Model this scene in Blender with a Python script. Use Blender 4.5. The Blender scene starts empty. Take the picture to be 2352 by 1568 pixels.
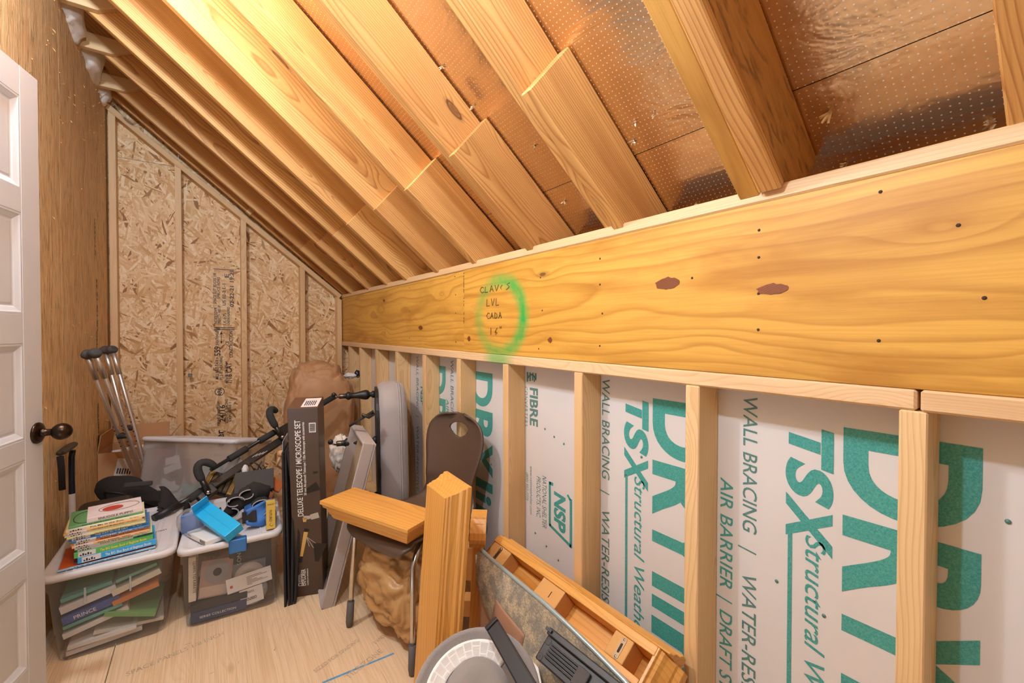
import bpy, bmesh, math, random
from mathutils import Vector, Matrix, noise as mnoise
random.seed(7)
C = bpy.context.scene.collection
SC = bpy.context.scene
R = math.radians
V = Vector

# ------------------------------------------------------------------ camera, world, lights, exposure
cd = bpy.data.cameras.new('camera')
cam = bpy.data.objects.new('camera', cd); C.objects.link(cam)
cam.location = (0, 0, 1.25)
_th, _p = math.atan(708/990), R(0.8)
_f = V((math.sin(_th)*math.cos(_p), math.cos(_th)*math.cos(_p), -math.sin(_p)))
cam.rotation_euler = _f.to_track_quat('-Z', 'Y').to_euler()
cd.sensor_width = 36.0; cd.lens = 36.0*990/2352; cd.shift_y = -13.2/2352
cd.clip_start = 0.02
SC.camera = cam

w = bpy.data.worlds.new('world'); SC.world = w; w.use_nodes = True
w.node_tree.nodes['Background'].inputs[0].default_value = (0.95, 0.95, 0.98, 1)
w.node_tree.nodes['Background'].inputs[1].default_value = 0.24

def lamp(name, kind, loc, energy, col, **kw):
    d = bpy.data.lights.new(name, kind); d.energy = energy; d.color = col
    for k, v in kw.items(): setattr(d, k, v)
    o = bpy.data.objects.new(name, d); C.objects.link(o); o.location = loc
    return o
# bare bulbs just under the rafters, out of frame, with one added fill bulb
LC = (0.82, 0.94, 1.12)
lamp('ceiling_bulb', 'POINT', (-0.02, 0.54, 2.09), 27, LC, shadow_soft_size=0.03)
lamp('fill_bulb', 'POINT', (-0.12, 1.12, 2.385), 6, LC, shadow_soft_size=0.04)  # added fill light to brighten the left wall and low left
lamp('wall_bulb', 'POINT', (-0.45, 1.54, 2.66), 50, LC, shadow_soft_size=0.05)
# daylight of the hall coming in through the doorway behind the open door
dl = lamp('doorway_daylight', 'AREA', (-0.74, 0.95, 0.35), 2.2, (0.85, 0.95, 1.1), shape='RECTANGLE', size=0.66, size_y=0.6, spread=R(125))
dl.rotation_euler = V((0.45, 0.35, 0.80)).to_track_quat('-Z', 'Y').to_euler()

SC.view_settings.view_transform = 'Standard'; SC.view_settings.look = 'None'
SC.view_settings.gamma = 1.0; SC.view_settings.use_curve_mapping = False
SC.view_settings.exposure = 0.62
SC.render.engine = 'CYCLES'
SC.cycles.max_bounces = 12; SC.cycles.diffuse_bounces = 6; SC.cycles.transparent_max_bounces = 16

# ------------------------------------------------------------------ helpers: objects
def lin(c):
    if isinstance(c, str):
        c = c.lstrip('#'); c = [int(c[i:i+2], 16)/255 for i in (0, 2, 4)]
    return tuple(x/12.92 if x <= .04045 else ((x+.055)/1.055)**2.4 for x in c)

def empty(name, loc=(0, 0, 0), rot=None, parent=None):
    o = bpy.data.objects.new(name, None); C.objects.link(o); o.location = loc
    o.empty_display_size = .05
    if rot is not None: o.rotation_euler = rot
    if parent: o.parent = parent
    return o
def tag(o, label=None, cat=None, group=None, kind=None):
    if label: o['label'] = label
    if cat: o['category'] = cat
    if group: o['group'] = group
    if kind: o['kind'] = kind
    return o
def thing(name, label, cat, loc=(0, 0, 0), rot=None, group=None):
    return tag(empty(name, loc, rot), label, cat, group)

class MB:
    """collects faces for one mesh"""
    def __init__(s): s.v = []; s.f = []; s.m = []; s.sm = []; s.mat = 0; s.smooth = False
    def add(s, vs, fs, smooth=None):
        b = len(s.v); s.v += [tuple(x) for x in vs]
        for f in fs:
            s.f.append(tuple(i+b for i in f)); s.m.append(s.mat); s.sm.append(s.smooth if smooth is None else smooth)
        return s
    def box(s, lo, hi, M=None):
        x0, y0, z0 = lo; x1, y1, z1 = hi
        vs = [V(p) for p in ((x0,y0,z0),(x1,y0,z0),(x1,y1,z0),(x0,y1,z0),(x0,y0,z1),(x1,y0,z1),(x1,y1,z1),(x0,y1,z1))]
        if M is not None: vs = [M @ p for p in vs]
        return s.add(vs, [(0,3,2,1),(4,5,6,7),(0,1,5,4),(1,2,6,5),(2,3,7,6),(3,0,4,7)], False)
    def hexa(s, b, t):
        """eight corners: bottom ring, top ring"""
        return s.add(list(b)+list(t), [(3,2,1,0),(4,5,6,7),(0,1,5,4),(1,2,6,5),(2,3,7,6),(3,0,4,7)], False)
    def prism(s, pts, a, M=None, smooth=False):
        """closed outline pts (3D) swept by vector a"""
        n = len(pts); a = V(a)
        vs = [V(p) for p in pts]+[V(p)+a for p in pts]
        if M is not None: vs = [M @ p for p in vs]
        fs = [tuple(range(n-1, -1, -1)), tuple(range(n, 2*n))]
        s.add(vs, fs, False)
        b = len(s.v)-2*n
        for i in range(n):
            j = (i+1) % n
            s.f.append((b+i, b+j, b+n+j, b+n+i)); s.m.append(s.mat); s.sm.append(smooth)
        return s
    def tube(s, pts, r, n=12, caps=True, sq=None):
        """round tube along points; r a number or list; sq=(a,b) flattens"""
        pts = [V(p) for p in pts]; k = len(pts)
        rs = r if isinstance(r, (list, tuple)) else [r]*k
        T = []
        for i in range(k):
            a = pts[max(i-1, 0)]; b = pts[min(i+1, k-1)]; T.append((b-a).normalized())
        up = V((0, 0, 1)) if abs(T[0].z) < .9 else V((1, 0, 0))
        N = (up - T[0]*up.dot(T[0])).normalized(); vs = []
        for i in range(k):
            N = (N - T[i]*N.dot(T[i])).normalized(); B = T[i].cross(N)
            for j in range(n):
                a = 2*math.pi*j/n; ca, sa = math.cos(a), math.sin(a)
                if sq: ca *= sq[0]; sa *= sq[1]
                vs.append(pts[i]+(N*ca+B*sa)*rs[i])
        fs = []
        for i in range(k-1):
            for j in range(n):
                j2 = (j+1) % n
                fs.append((i*n+j, i*n+j2, (i+1)*n+j2, (i+1)*n+j))
        s.add(vs, fs, True)
        if caps:
            b = len(s.v)-k*n
            s.f.append(tuple(b+j for j in range(n-1, -1, -1))); s.m.append(s.mat); s.sm.append(False)
            s.f.append(tuple(b+(k-1)*n+j for j in range(n))); s.m.append(s.mat); s.sm.append(False)
        return s
    def lathe(s, prof, M=None, n=24):
        """profile (r,z) turned about z"""
        vs = []; fs = []
        for r, z in prof:
            for j in range(n):
                a = 2*math.pi*j/n; vs.append(V((r*math.cos(a), r*math.sin(a), z)))
        if M is not None: vs = [M @ p for p in vs]
        for i in range(len(prof)-1):
            for j in range(n):
                j2 = (j+1) % n; fs.append((i*n+j, i*n+j2, (i+1)*n+j2, (i+1)*n+j))
        return s.add(vs, fs, True)
    def grid(s, fn, nu, nv, smooth=True):
        vs = [fn(i/nu, j/nv) for i in range(nu+1) for j in range(nv+1)]
        fs = [(i*(nv+1)+j, (i+1)*(nv+1)+j, (i+1)*(nv+1)+j+1, i*(nv+1)+j+1) for i in range(nu) for j in range(nv)]
        return s.add(vs, fs, smooth)
    def quad(s, a, b, c, d): return s.add([a, b, c, d], [(0, 1, 2, 3)], False)
    def build(s, name, mats, parent=None, M=None, bevel=0, seg=2, solid=0, sub=0, fix=True):
        me = bpy.data.meshes.new(name); me.from_pydata(s.v, [], s.f)
        if not isinstance(mats, (list, tuple)): mats = [mats]
        for m in mats: me.materials.append(m)
        me.polygons.foreach_set('material_index', s.m); me.polygons.foreach_set('use_smooth', s.sm)
        if fix:
            bm = bmesh.new(); bm.from_mesh(me); bmesh.ops.recalc_face_normals(bm, faces=bm.faces); bm.to_mesh(me); bm.free()
        me.update()
        o = bpy.data.objects.new(name, me); C.objects.link(o)
        if parent: o.parent = parent
        if M is not None: o.matrix_local = M
        if solid:
            md = o.modifiers.new('Solidify', 'SOLIDIFY'); md.thickness = abs(solid); md.offset = 0 if solid > 0 else -1
        if sub:
            md = o.modifiers.new('Subdivision', 'SUBSURF'); md.levels = md.render_levels = sub
        if bevel:
            md = o.modifiers.new('Bevel', 'BEVEL'); md.width = bevel; md.segments = seg; md.limit_method = 'ANGLE'; md.angle_limit = R(40)
            md.harden_normals = False
        return o

def frame(o, x, y=None, z=None):
    """matrix with origin o and axes x (length) and z (face normal hint)"""
    x = V(x).normalized()
    if z is not None:
        z = V(z); z = (z - x*z.dot(x)).normalized(); y = z.cross(x)
    else:
        y = V(y); y = (y - x*y.dot(x)).normalized(); z = x.cross(y)
    M = Matrix((x, y, z)).transposed().to_4x4(); M.translation = V(o)
    return M
def board(name, a, b, wdir, w_, t_, mat, parent=None, bevel=.0025):
    """board whose local X runs along its grain; a..b centre line, wdir the direction of its width"""
    a, b = V(a), V(b); L = (b-a).length
    M = frame((a+b)/2, b-a, y=wdir)
    return MB().box((-L/2, -w_/2, -t_/2), (L/2, w_/2, t_/2)).build(name, mat, parent, M, bevel=bevel, seg=1)

def text_mesh(body, cap, bold=0.0, shear=0.0, length=None, space=1.0):
    cu = bpy.data.curves.new('lettering', 'FONT'); cu.body = body; cu.size = 1; cu.shear = shear; cu.offset = bold; cu.space_character = space
    cu.resolution_u = 8 if cap > .05 else 3
    o = bpy.data.objects.new('lettering', cu); C.objects.link(o)
    dg = bpy.context.evaluated_depsgraph_get()
    me = bpy.data.meshes.new_from_object(o.evaluated_get(dg))
    bpy.data.objects.remove(o); bpy.data.curves.remove(cu)
    xs = [v.co.x for v in me.vertices]
    x0, x1 = min(xs), max(xs); sc = cap/0.73; sx = sc if not length else length/(x1-x0)
    for v in me.vertices: v.co = V(((v.co.x-x0)*sx, v.co.y*sc, 0))
    return me
def text(body, at, read, up, cap, mat, parent, lift=.0006, name='lettering', **kw):
    """flat print: at = left end of the base line, read = reading direction, up = direction of the letters' tops"""
    me = text_mesh(body, cap, **kw); me.materials.clear(); me.materials.append(mat); me.name = name
    M = frame(at, read, y=up); M.translation = V(at) + M.to_3x3().col[2]*lift
    o = bpy.data.objects.new(name, me); C.objects.link(o)
    if parent:
        o.parent = parent; o.matrix_local = M
    else: o.matrix_world = M
    return o

# ------------------------------------------------------------------ helpers: materials
MATS = {}
class NT:
    def __init__(s, name):
        s.m = bpy.data.materials.new(name); s.m.use_nodes = True; s.t = s.m.node_tree
        s.b = s.t.nodes['Principled BSDF']
    def n(s, kind, **kw):
        nd = s.t.nodes.new(kind)
        for k, v in kw.items(): setattr(nd, k, v)
        return nd
    def put(s, sock, v):
        if isinstance(v, bpy.types.NodeSocket): s.t.links.new(v, sock)
        elif v is not None:
            if isinstance(v, str): v = lin(v)
            if sock.type == 'RGBA' and isinstance(v, (tuple, list)) and len(v) == 3: v = tuple(v)+(1,)
            sock.default_value = v
    def math(s, op, a, b=None, c=None, clamp=False):
        nd = s.n('ShaderNodeMath', operation=op, use_clamp=clamp); s.put(nd.inputs[0], a)
        if b is not None: s.put(nd.inputs[1], b)
        if c is not None: s.put(nd.inputs[2], c)
        return nd.outputs[0]
    def vm(s, op, a, b=None):
        nd = s.n('ShaderNodeVectorMath', operation=op); s.put(nd.inputs[0], a)
        if b is not None: s.put(nd.inputs[1], b)
        return nd.outputs[1] if op in ('LENGTH', 'DOT_PRODUCT', 'DISTANCE') else nd.outputs[0]
    def scl(s, vec, k, rot=None, loc=None):
        nd = s.n('ShaderNodeMapping'); s.put(nd.inputs[0], vec); nd.inputs[3].default_value = k
        if rot: nd.inputs[2].default_value = rot
        if loc: nd.inputs[1].default_value = loc
        return nd.outputs[0]
    def obj(s): return s.n('ShaderNodeTexCoord').outputs['Object']
    def pos(s): return s.n('ShaderNodeNewGeometry').outputs['Position']
    def rnd(s): return s.n('ShaderNodeObjectInfo').outputs['Random']
    def noise(s, vec, scale=1, detail=3, rough=.5, dist=0, col=False):
        nd = s.n('ShaderNodeTexNoise'); s.put(nd.inputs['Vector'], vec); nd.inputs['Scale'].default_value = scale
        nd.inputs['Detail'].default_value = detail; nd.inputs['Roughness'].default_value = rough; nd.inputs['Distortion'].default_value = dist
        return nd.outputs['Color' if col else 'Fac']
    def voro(s, vec, scale=1, rand=1, feature='F1', dim='3D'):
        nd = s.n('ShaderNodeTexVoronoi', feature=feature, voronoi_dimensions=dim); s.put(nd.inputs['Vector'], vec)
        nd.inputs['Scale'].default_value = scale; nd.inputs['Randomness'].default_value = rand
        return nd
    def mix(s, f, a, b, mode='MIX'):
        nd = s.n('ShaderNodeMix', data_type='RGBA', blend_type=mode); s.put(nd.inputs[0], f); s.put(nd.inputs[6], a); s.put(nd.inputs[7], b)
        return nd.outputs[2]
    def ramp(s, f, stops):
        nd = s.n('ShaderNodeValToRGB'); s.put(nd.inputs[0], f); e = nd.color_ramp.elements
        while len(e) < len(stops): e.new(.5)
        for el, (p, c) in zip(e, stops):
            el.position = p; el.color = (*lin(c), 1) if isinstance(c, str) else ((c, c, c, 1) if isinstance(c, (int, float)) else (*c, 1))
        return nd.outputs[0]
    def rng(s, f, a, b, c=0, d=1):
        nd = s.n('ShaderNodeMapRange'); s.put(nd.inputs[0], f)
        for i, v in enumerate((a, b, c, d)): nd.inputs[i+1].default_value = v
        return nd.outputs[0]
    def bump(s, h, strength=.3, dist=.002):
        nd = s.n('ShaderNodeBump'); s.put(nd.inputs['Height'], h); nd.inputs['Strength'].default_value = strength; nd.inputs['Distance'].default_value = dist
        s.t.links.new(nd.outputs[0], s.b.inputs['Normal'])
    def out(s, col=None, rough=None, metal=None, **kw):
        s.put(s.b.inputs['Base Color'], col); s.put(s.b.inputs['Roughness'], rough); s.put(s.b.inputs['Metallic'], metal)
        for k, v in kw.items(): s.put(s.b.inputs[k.replace('_', ' ')], v)
        return s.m

def plain(name, col, rough=.5, metal=0, bumpy=0, bscale=200, var=0, **kw):
    """one colour with a faint procedural variation"""
    if name in MATS: return MATS[name]
    t = NT(name); o = t.obj(); c = lin(col) if isinstance(col, str) else col
    f = t.noise(o, 9, 3)
    v = var or .10
    cc = t.mix(f, tuple(x*(1-v) for x in c), tuple(min(1, x*(1+v)) for x in c))
    if bumpy: t.bump(t.noise(o, bscale, 2), bumpy, .001)
    MATS[name] = t.out(cc, rough, metal, **kw); return MATS[name]

SPRAY = True
def wood(name, light, dark, freq=150, amt=.75, knots=.55, rough=.55, bump=.15, streak=.25, spray=False, knotcol='#7a4a22', blot=0, heart=.0):
    if name in MATS: return MATS[name]
    t = NT(name); o = t.obj(); r = t.rnd()
    cmb = t.n('ShaderNodeCombineXYZ'); t.put(cmb.inputs[0], t.math('MULTIPLY', r, 37.0)); t.put(cmb.inputs[1], t.math('MULTIPLY_ADD', r, .11, -.055)); t.put(cmb.inputs[2], t.math('MULTIPLY_ADD', t.math('FRACT', t.math('MULTIPLY', r, 7.3)), .10, .02))
    p = t.vm('ADD', o, cmb.outputs[0])
    # knots: sparse cells stretched along the grain
    kv = t.voro(t.scl(p, (2.3, 6.5, 6.5)), 1, 1)
    kd = kv.outputs['Distance']
    near = t.math('SUBTRACT', 1, t.rng(kd, .02, .38), clamp=True)
    # rings
    wob = t.noise(t.scl(p, (1.1, 3, 3)), 1, 2, .5)
    wob2 = t.noise(t.scl(p, (3.5, 30, 30)), 1, 2, .5)
    sx = t.n('ShaderNodeSeparateXYZ'); t.put(sx.inputs[0], p)
    rad = t.math('SQRT', t.math('ADD', t.math('POWER', sx.outputs[1], 2), t.math('POWER', sx.outputs[2], 2)))
    rad = t.math('MULTIPLY_ADD', wob, .10, rad); rad = t.math('MULTIPLY_ADD', wob2, .006, rad)
    rad = t.math('MULTIPLY_ADD', t.math('MULTIPLY', near, near), .035*(1 if knots else 0), rad)
    fr = t.math('FRACT', t.math('MULTIPLY', rad, freq))
    ring = t.ramp(fr, [(0, 0.0), (.55, .12), (.88, 1.0), (1.0, 0.0)])
    fine = t.noise(t.scl(p, (4, 260, 260)), 1, 3, .6)
    tone = t.noise(t.scl(p, (1.2, 9, 9)), 1, 3, .6)
    c = t.mix(t.math('MULTIPLY', ring, amt), light, dark)
    c = t.mix(t.math('MULTIPLY', t.rng(fine, .45, .72), streak), c, dark)
    c = t.mix(t.math('MULTIPLY', t.rng(tone, .5, .75), .45+heart), c, dark)
    c = t.mix(t.math('MULTIPLY', t.math('SUBTRACT', r, .3, clamp=True), .35), c, dark)
    if blot:
        b = t.noise(t.scl(p, (1.7, 11, 11)), 1, 4, .6, .6); c = t.mix(t.math('MULTIPLY', t.rng(b, .45, .68), blot), c, dark)
    if knots:
        sc_ = t.n('ShaderNodeSeparateColor'); t.put(sc_.inputs[0], kv.outputs['Color'])
        pick = t.math('LESS_THAN', sc_.outputs[0], knots)
        kf = t.math('MULTIPLY', t.math('SUBTRACT', 1, t.rng(kd, .045, .13), clamp=True), pick)
        c = t.mix(t.math('MULTIPLY', kf, .85), c, knotcol)
        core = t.math('MULTIPLY', t.math('LESS_THAN', t.math('ABSOLUTE', t.math('SUBTRACT', t.math('ADD', kd, t.math('MULTIPLY', wob2, .05)), .10)), .012), pick)
        c = t.mix(t.math('MULTIPLY', core, .6), c, '#3a2010')
    if spray:
        ps = t.pos(); sp = t.n('ShaderNodeSeparateXYZ'); t.put(sp.inputs[0], ps)
        ey = t.math('DIVIDE', t.math('SUBTRACT', sp.outputs[1], 1.490), .165); ez = t.math('DIVIDE', t.math('SUBTRACT', sp.outputs[2], 1.305), .150)
        e = t.math('SQRT', t.math('ADD', t.math('POWER', ey, 2), t.math('POWER', ez, 2)))
        d = t.math('ABSOLUTE', t.math('SUBTRACT', e, 1.0))
        g = t.math('SUBTRACT', 1, t.rng(d, .05, .30), clamp=True)
        side = t.rng(ey, -1, 1.0, 1.0, .45)   # the stroke is heaviest on its near side
        g = t.math('MULTIPLY', t.math('MULTIPLY', g, side), t.rng(t.noise(ps, 22, 3), .25, .6, .55, 1.0))
        drip = t.math('MULTIPLY', t.math('MULTIPLY', t.math('LESS_THAN', t.math('ABSOLUTE', t.math('SUBTRACT', sp.outputs[1], 1.50)), .12), t.math('LESS_THAN', sp.outputs[2], 1.150)), .62)
        g = t.math('MAXIMUM', g, t.math('MULTIPLY', drip, t.rng(t.math('ABSOLUTE', t.math('SUBTRACT', sp.outputs[1], 1.50)), .04, .13, 1, 0)))
        c = t.mix(t.math('MULTIPLY', g, 1.0), c, '#25a548')
    if bump: t.bump(t.math('ADD', t.math('MULTIPLY', fine, .6), t.math('MULTIPLY', ring, .5)), bump, .0012)
    MATS[name] = t.out(c, rough); return MATS[name]

def osb(name, axis=0, cols=('#cfa268', '#dfb984', '#ebcd9c', '#f4e2bc'), dark='#9a6a38', sc=1.0, vert=.6):
    """strand board: layers of long random flakes in the board's own plane (local X = panel length, local Y = width)"""
    if name in MATS: return MATS[name]
    t = NT(name); o = t.obj()
    best = None; bcol = None; hgt = None
    for i, (a, kx, ky) in enumerate(((6, 9, 70), (-16, 11, 60), (38, 13, 66), (-48, 12, 64), (80, 14, 70), (20, 8, 85), (-70, 13, 72), (118, 14, 68), (-30, 9, 90))):
        wv = t.noise(t.scl(o, (3, 3, .01), loc=(i*3.1, i*1.7, 0)), 1, 2, .5, col=True)
        q = t.vm('ADD', o, t.scl(wv, (.03, .03, 0)))
        v = t.voro(t.scl(t.scl(q, (1, 1, 1), rot=(0, 0, R(a))), (kx*sc, ky*sc, .001), loc=(i*7.3, i*3.9, 0)), 1, 1, dim='2D')
        s_ = t.n('ShaderNodeSeparateColor'); t.put(s_.inputs[0], v.outputs['Color'])
        pr = s_.outputs[0]
        if best is None: best, bcol = pr, s_.outputs[1]
        else:
            g = t.math('GREATER_THAN', pr, best)
            mx = t.n('ShaderNodeMix', data_type='FLOAT'); t.put(mx.inputs[0], g); t.put(mx.inputs[2], bcol); t.put(mx.inputs[3], s_.outputs[1])
            bcol = mx.outputs[0]; best = t.math('MAXIMUM', pr, best)
    c = t.ramp(bcol, [(0, dark), (.035, dark), (.09, cols[0]), (.4, cols[1]), (.72, cols[2]), (1, cols[3])])
    grain = t.noise(t.scl(o, (14, 160, 1)), 1, 3, .6)
    c = t.mix(t.math('MULTIPLY', t.rng(grain, .5, .8), .45), c, cols[0])
    c = t.mix(t.math('MULTIPLY', t.rng(t.noise(o, 38, 4, .7), .62, .72), .35), c, dark)
    t.bump(t.math('ADD', t.math('MULTIPLY', bcol, 1.0), t.math('MULTIPLY', grain, .5)), .5, .002)
    MATS[name] = t.out(c, .62); return MATS[name]

def strand(name, c1, c2, dark, k=(3.5, 90, 90)):
    """strand lumber: long parallel strands with dark splits (local X along them)"""
    if name in MATS: return MATS[name]
    t = NT(name); o = t.obj()
    q = t.vm('ADD', o, t.scl(t.noise(t.scl(o, (4, 14, 14)), 1, 3, .6, col=True), (0, .03, .03)))
    a = t.noise(t.scl(q, k), 1, 4, .65)
    b = t.voro(t.scl(q, (k[0]*1.6, k[1]*.55, k[2]*.55)), 1, 1)
    s_ = t.n('ShaderNodeSeparateColor'); t.put(s_.inputs[0], b.outputs['Color'])
    c = t.mix(t.rng(a, .35, .65), c1, c2); c = t.mix(t.math('MULTIPLY', s_.outputs[0], .45), c, c1)
    sp = t.noise(t.scl(q, (k[0]*2.2, k[1]*1.3, k[2]*1.3), loc=(5, 3, 1)), 1, 2, .5)
    big = t.noise(t.scl(o, (2, 7, 7)), 1, 3)
    c = t.mix(t.math('MULTIPLY', t.rng(sp, .54, .64), .55), c, dark)
    c = t.mix(t.math('MULTIPLY', t.rng(big, .45, .75), .35), c, c1)
    t.bump(t.math('SUBTRACT', a, t.math('MULTIPLY', t.rng(sp, .58, .72), 1.0)), .7, .004)
    MATS[name] = t.out(c, .6); return MATS[name]

# ------------------------------------------------------------------ materials of the shell
M_raft = wood('rafter_pine', '#e4b26c', '#9f5c20', freq=120, amt=.66, knots=.45, heart=.15)
M_stud = wood('stud_spruce', '#e6c592', '#c0894c', freq=170, amt=.42, knots=.30, streak=.18)
M_plate = wood('plate_spruce', '#e4c396', '#bf8d58', freq=170, amt=.35, knots=.22, streak=.18, spray=True)
M_lvl = wood('beam_veneer', '#d9a548', '#a0640f', freq=46, amt=.50, knots=.20, rough=.48, bump=.10, streak=.22, spray=True, blot=.6)
M_lvlr = wood('rafter_veneer', '#d3a050', '#9a6420', freq=60, amt=.4, knots=0, blot=.5)
M_lsl = strand('rafter_strand', '#c08c48', '#a06e30', '#5a3a16', k=(7, 40, 40))
M_lslw = strand('wall_strand', '#f6dca8', '#d6a462', '#7e5222', k=(5, 80, 80))
M_osb = osb('end_wall_osb')
M_ply = wood('floor_panel_wood', '#e8cfab', '#bb9160', freq=60, amt=.18, knots=.10, streak=.55, knotcol='#8a6238')
M_foamface = None
def mk_foam():
    t = NT('foam_board_face'); o = t.obj()
    c = t.mix(t.noise(o, 3, 3), '#d9d4d0', '#cfcbc8')
    t.bump(t.noise(o, 120, 2), .06, .001)
    return t.out(c, .42)
M_foam = mk_foam()
def mk_ink(name, c1, c2, sc=260, rough=.4):
    t = NT(name); p = t.pos()
    n_ = t.noise(p, sc, 3, .6, 1.0)
    c = t.mix(t.rng(n_, .35, .7), c1, c2); t.bump(n_, .25, .001)
    return t.out(c, rough)
M_teal = mk_ink('teal_print', '#2c8c84', '#5aa99e'); M_tealdk = mk_ink('dark_teal_print', '#4a736c', '#678f87')
M_black = mk_ink('black_stamp', '#2a211a', '#4a3a2a', 90)
M_faint = mk_ink('faded_stamp', '#a68f74', '#cdb594', 60); M_chalk = mk_ink('blue_chalk', '#3f8fc0', '#7aa8be', 60)
M_pen = mk_ink('marker_ink', '#3a2c12', '#4c3a18', 60)
def mk_foil():
    t = NT('foil_facing'); o = t.obj()
    # perforations: staggered rows of small pricks in the foil
    q = t.scl(o, (74, 74, .001), rot=(0, 0, R(0)))
    dots = t.voro(q, 1, .12, dim='2D').outputs['Distance']
    d = t.math('MULTIPLY', t.math('LESS_THAN', dots, .11), .5)
    wr = t.noise(t.scl(o, (6, 3, 1)), 1, 4, .6, 1.2); fine = t.noise(t.scl(o, (90, 90, 1)), 1, 2)
    c = t.mix(d, '#e6cfb2', '#fff6ea')
    h = t.math('ADD', t.math('MULTIPLY', wr, 1.0), t.math('ADD', t.math('MULTIPLY', fine, .035), t.math('MULTIPLY', d, .05)))
    t.bump(h, .30, .02)
    return t.out(c, t.math('MULTIPLY_ADD', d, .4, .24), t.math('SUBTRACT', 1, t.math('MULTIPLY', d, .7)))
M_foil = mk_foil()
M_nail = plain('nail_steel', '#8d857a', .35, 1); M_hole = plain('nail_hole', '#3b2716', .8)
M_white = plain('door_paint', '#cbcac8', .42, var=.01)
M_bronze = plain('oil_bronze', '#3b2d22', .32, .9)
M_batt = plain('white_batt', '#f4eee0', .95, bumpy=.8, bscale=60)
M_tuft = plain('foil_tuft', '#e0c8a4', .35, .4)

KS = .84                               # rafter slope
RN = V((KS, 0, 1)).normalized()        # roof normal (outwards)
RD = V((-1, 0, KS)).normalized()       # up the slope
RB = V((1.0, 0, 1.562))                # foot of the rafters on the plate
def roof(x, y, off=0): return V((x, y, RB.z+KS*(1-x))) + RN*off

# ------------------------------------------------------------------ floor
fl = tag(empty('floor'), kind='structure')
def floor_panel(x0, x1, y0, y1):
    g = .0012
    o = MB().box((-(y1-y0)/2+g, -(x1-x0)/2+g, -.018), ((y1-y0)/2-g, (x1-x0)/2-g, 0)).build('panel', M_ply, fl, Matrix.Translation(((x0+x1)/2, (y0+y1)/2, 0)) @ Matrix.Rotation(R(90), 4, 'Z'), bevel=.001, seg=1)
for x0, x1 in ((-.9, -.295), (-.295, .925), (.925, 1.2)):
    for y0, y1 in ((-1.2, .9), (.9, 4.15)): floor_panel(x0, x1, y0, y1)

# ------------------------------------------------------------------ right knee wall
wr = tag(empty('wall_right'), kind='structure')
XF = 1.0; XB = 1.089                   # faces of the studs
SY = [-.990, -.584, -.180, .223, .639, 1.044, 1.463, 1.866, 2.269, 2.691, 3.091, 3.487, 3.80]
for i, y in enumerate(SY):
    rr = random.Random(i); ym = y-.019
    board('stud', (1.0445, ym, .038), (1.0445, ym+.004*rr.uniform(-1, 1), 1.109), (1, 0, 0), .089, .038, M_stud, wr)
board('sill_plate', (1.0445, -1.2, .019), (1.0445, 4.07, .019), (1, 0, 0), .089, .0375, M_stud, wr)
board('lower_plate', (1.0445, .1975, 1.128), (1.0445, 4.03, 1.128), (1, 0, 0), .089, .0375, M_plate, wr, bevel=.004)
board('lower_plate', (1.0440, -1.2, 1.128), (1.0440, .1925, 1.128), (1, 0, 0), .095, .0375, M_plate, wr, bevel=.004)
bm_ = MB().box((-1.1225, -.191, -.022), (1.1225, .191, .022)).build('beam', M_lvl, wr, frame((1.0255, 2.9125, 1.338), (0, -1, 0), y=(0, 0, 1)), bevel=.0015, seg=1)
MB().box((-1.495, -.191, -.022), (1.495, .191, .022)).build('beam', M_lvl, wr, frame((1.0225, .2945, 1.338), (0, -1, 0), y=(0, 0, 1)), bevel=.0015, seg=1)
board('top_plate', (1.060, -1.2, 1.5455), (1.060, 4.03, 1.5455), (1, 0, 0), .124, .032, M_plate, wr, bevel=.004)
board('eave_light_block', (1.34, -1.2, 1.36), (1.34, 4.07, 1.36), (0, 0, 1), .28, .02, M_raft, wr); board('eave_light_board', (1.235, -1.2, 1.41), (1.235, 4.07, 1.41), (1, 0, 0), .19, .012, M_raft, wr)  # unseen boards added to keep outside light out of the foil's reflection
# foam sheathing, 1.22 m wide boards
FE = [-1.25, -.19, 1.03, 2.25, 3.47, 4.10]
foams = []
for a, b in zip(FE, FE[1:]):
    foams.append(MB().box((XB+.0006, a+.001, 0), (XB+.026, b-.001, 1.40)).build('foam_board', M_foam, wr, bevel=.001, seg=1))
def fprint(body, z, y, cap, mat, length=None, bold=0, shear=0, space=1.0):
    """print on the foam facing, reading downwards, letters' tops towards the camera side (-Y)"""
    k = max(i for i in range(len(foams)) if FE[i] <= y+.0001)
    return text(body, (XB+.0006, y, z), (0, 0, -1), (0, -1, 0), cap, mat, foams[k], bold=bold, shear=shear, length=length, space=space)
def dryline(y):
    for ch, z, ln, cap in (('D', 1.046, .166, .193), ('R', .862, .163, .193), ('Y', .712, .155, .193), ('l', .526, .044, .193), ('i', .460, .042, .193), ('n', .394, .150, .215), ('e', .215, .15, .215)):
        fprint(ch, z, y, cap, M_teal, length=ln, bold=.035)
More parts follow.
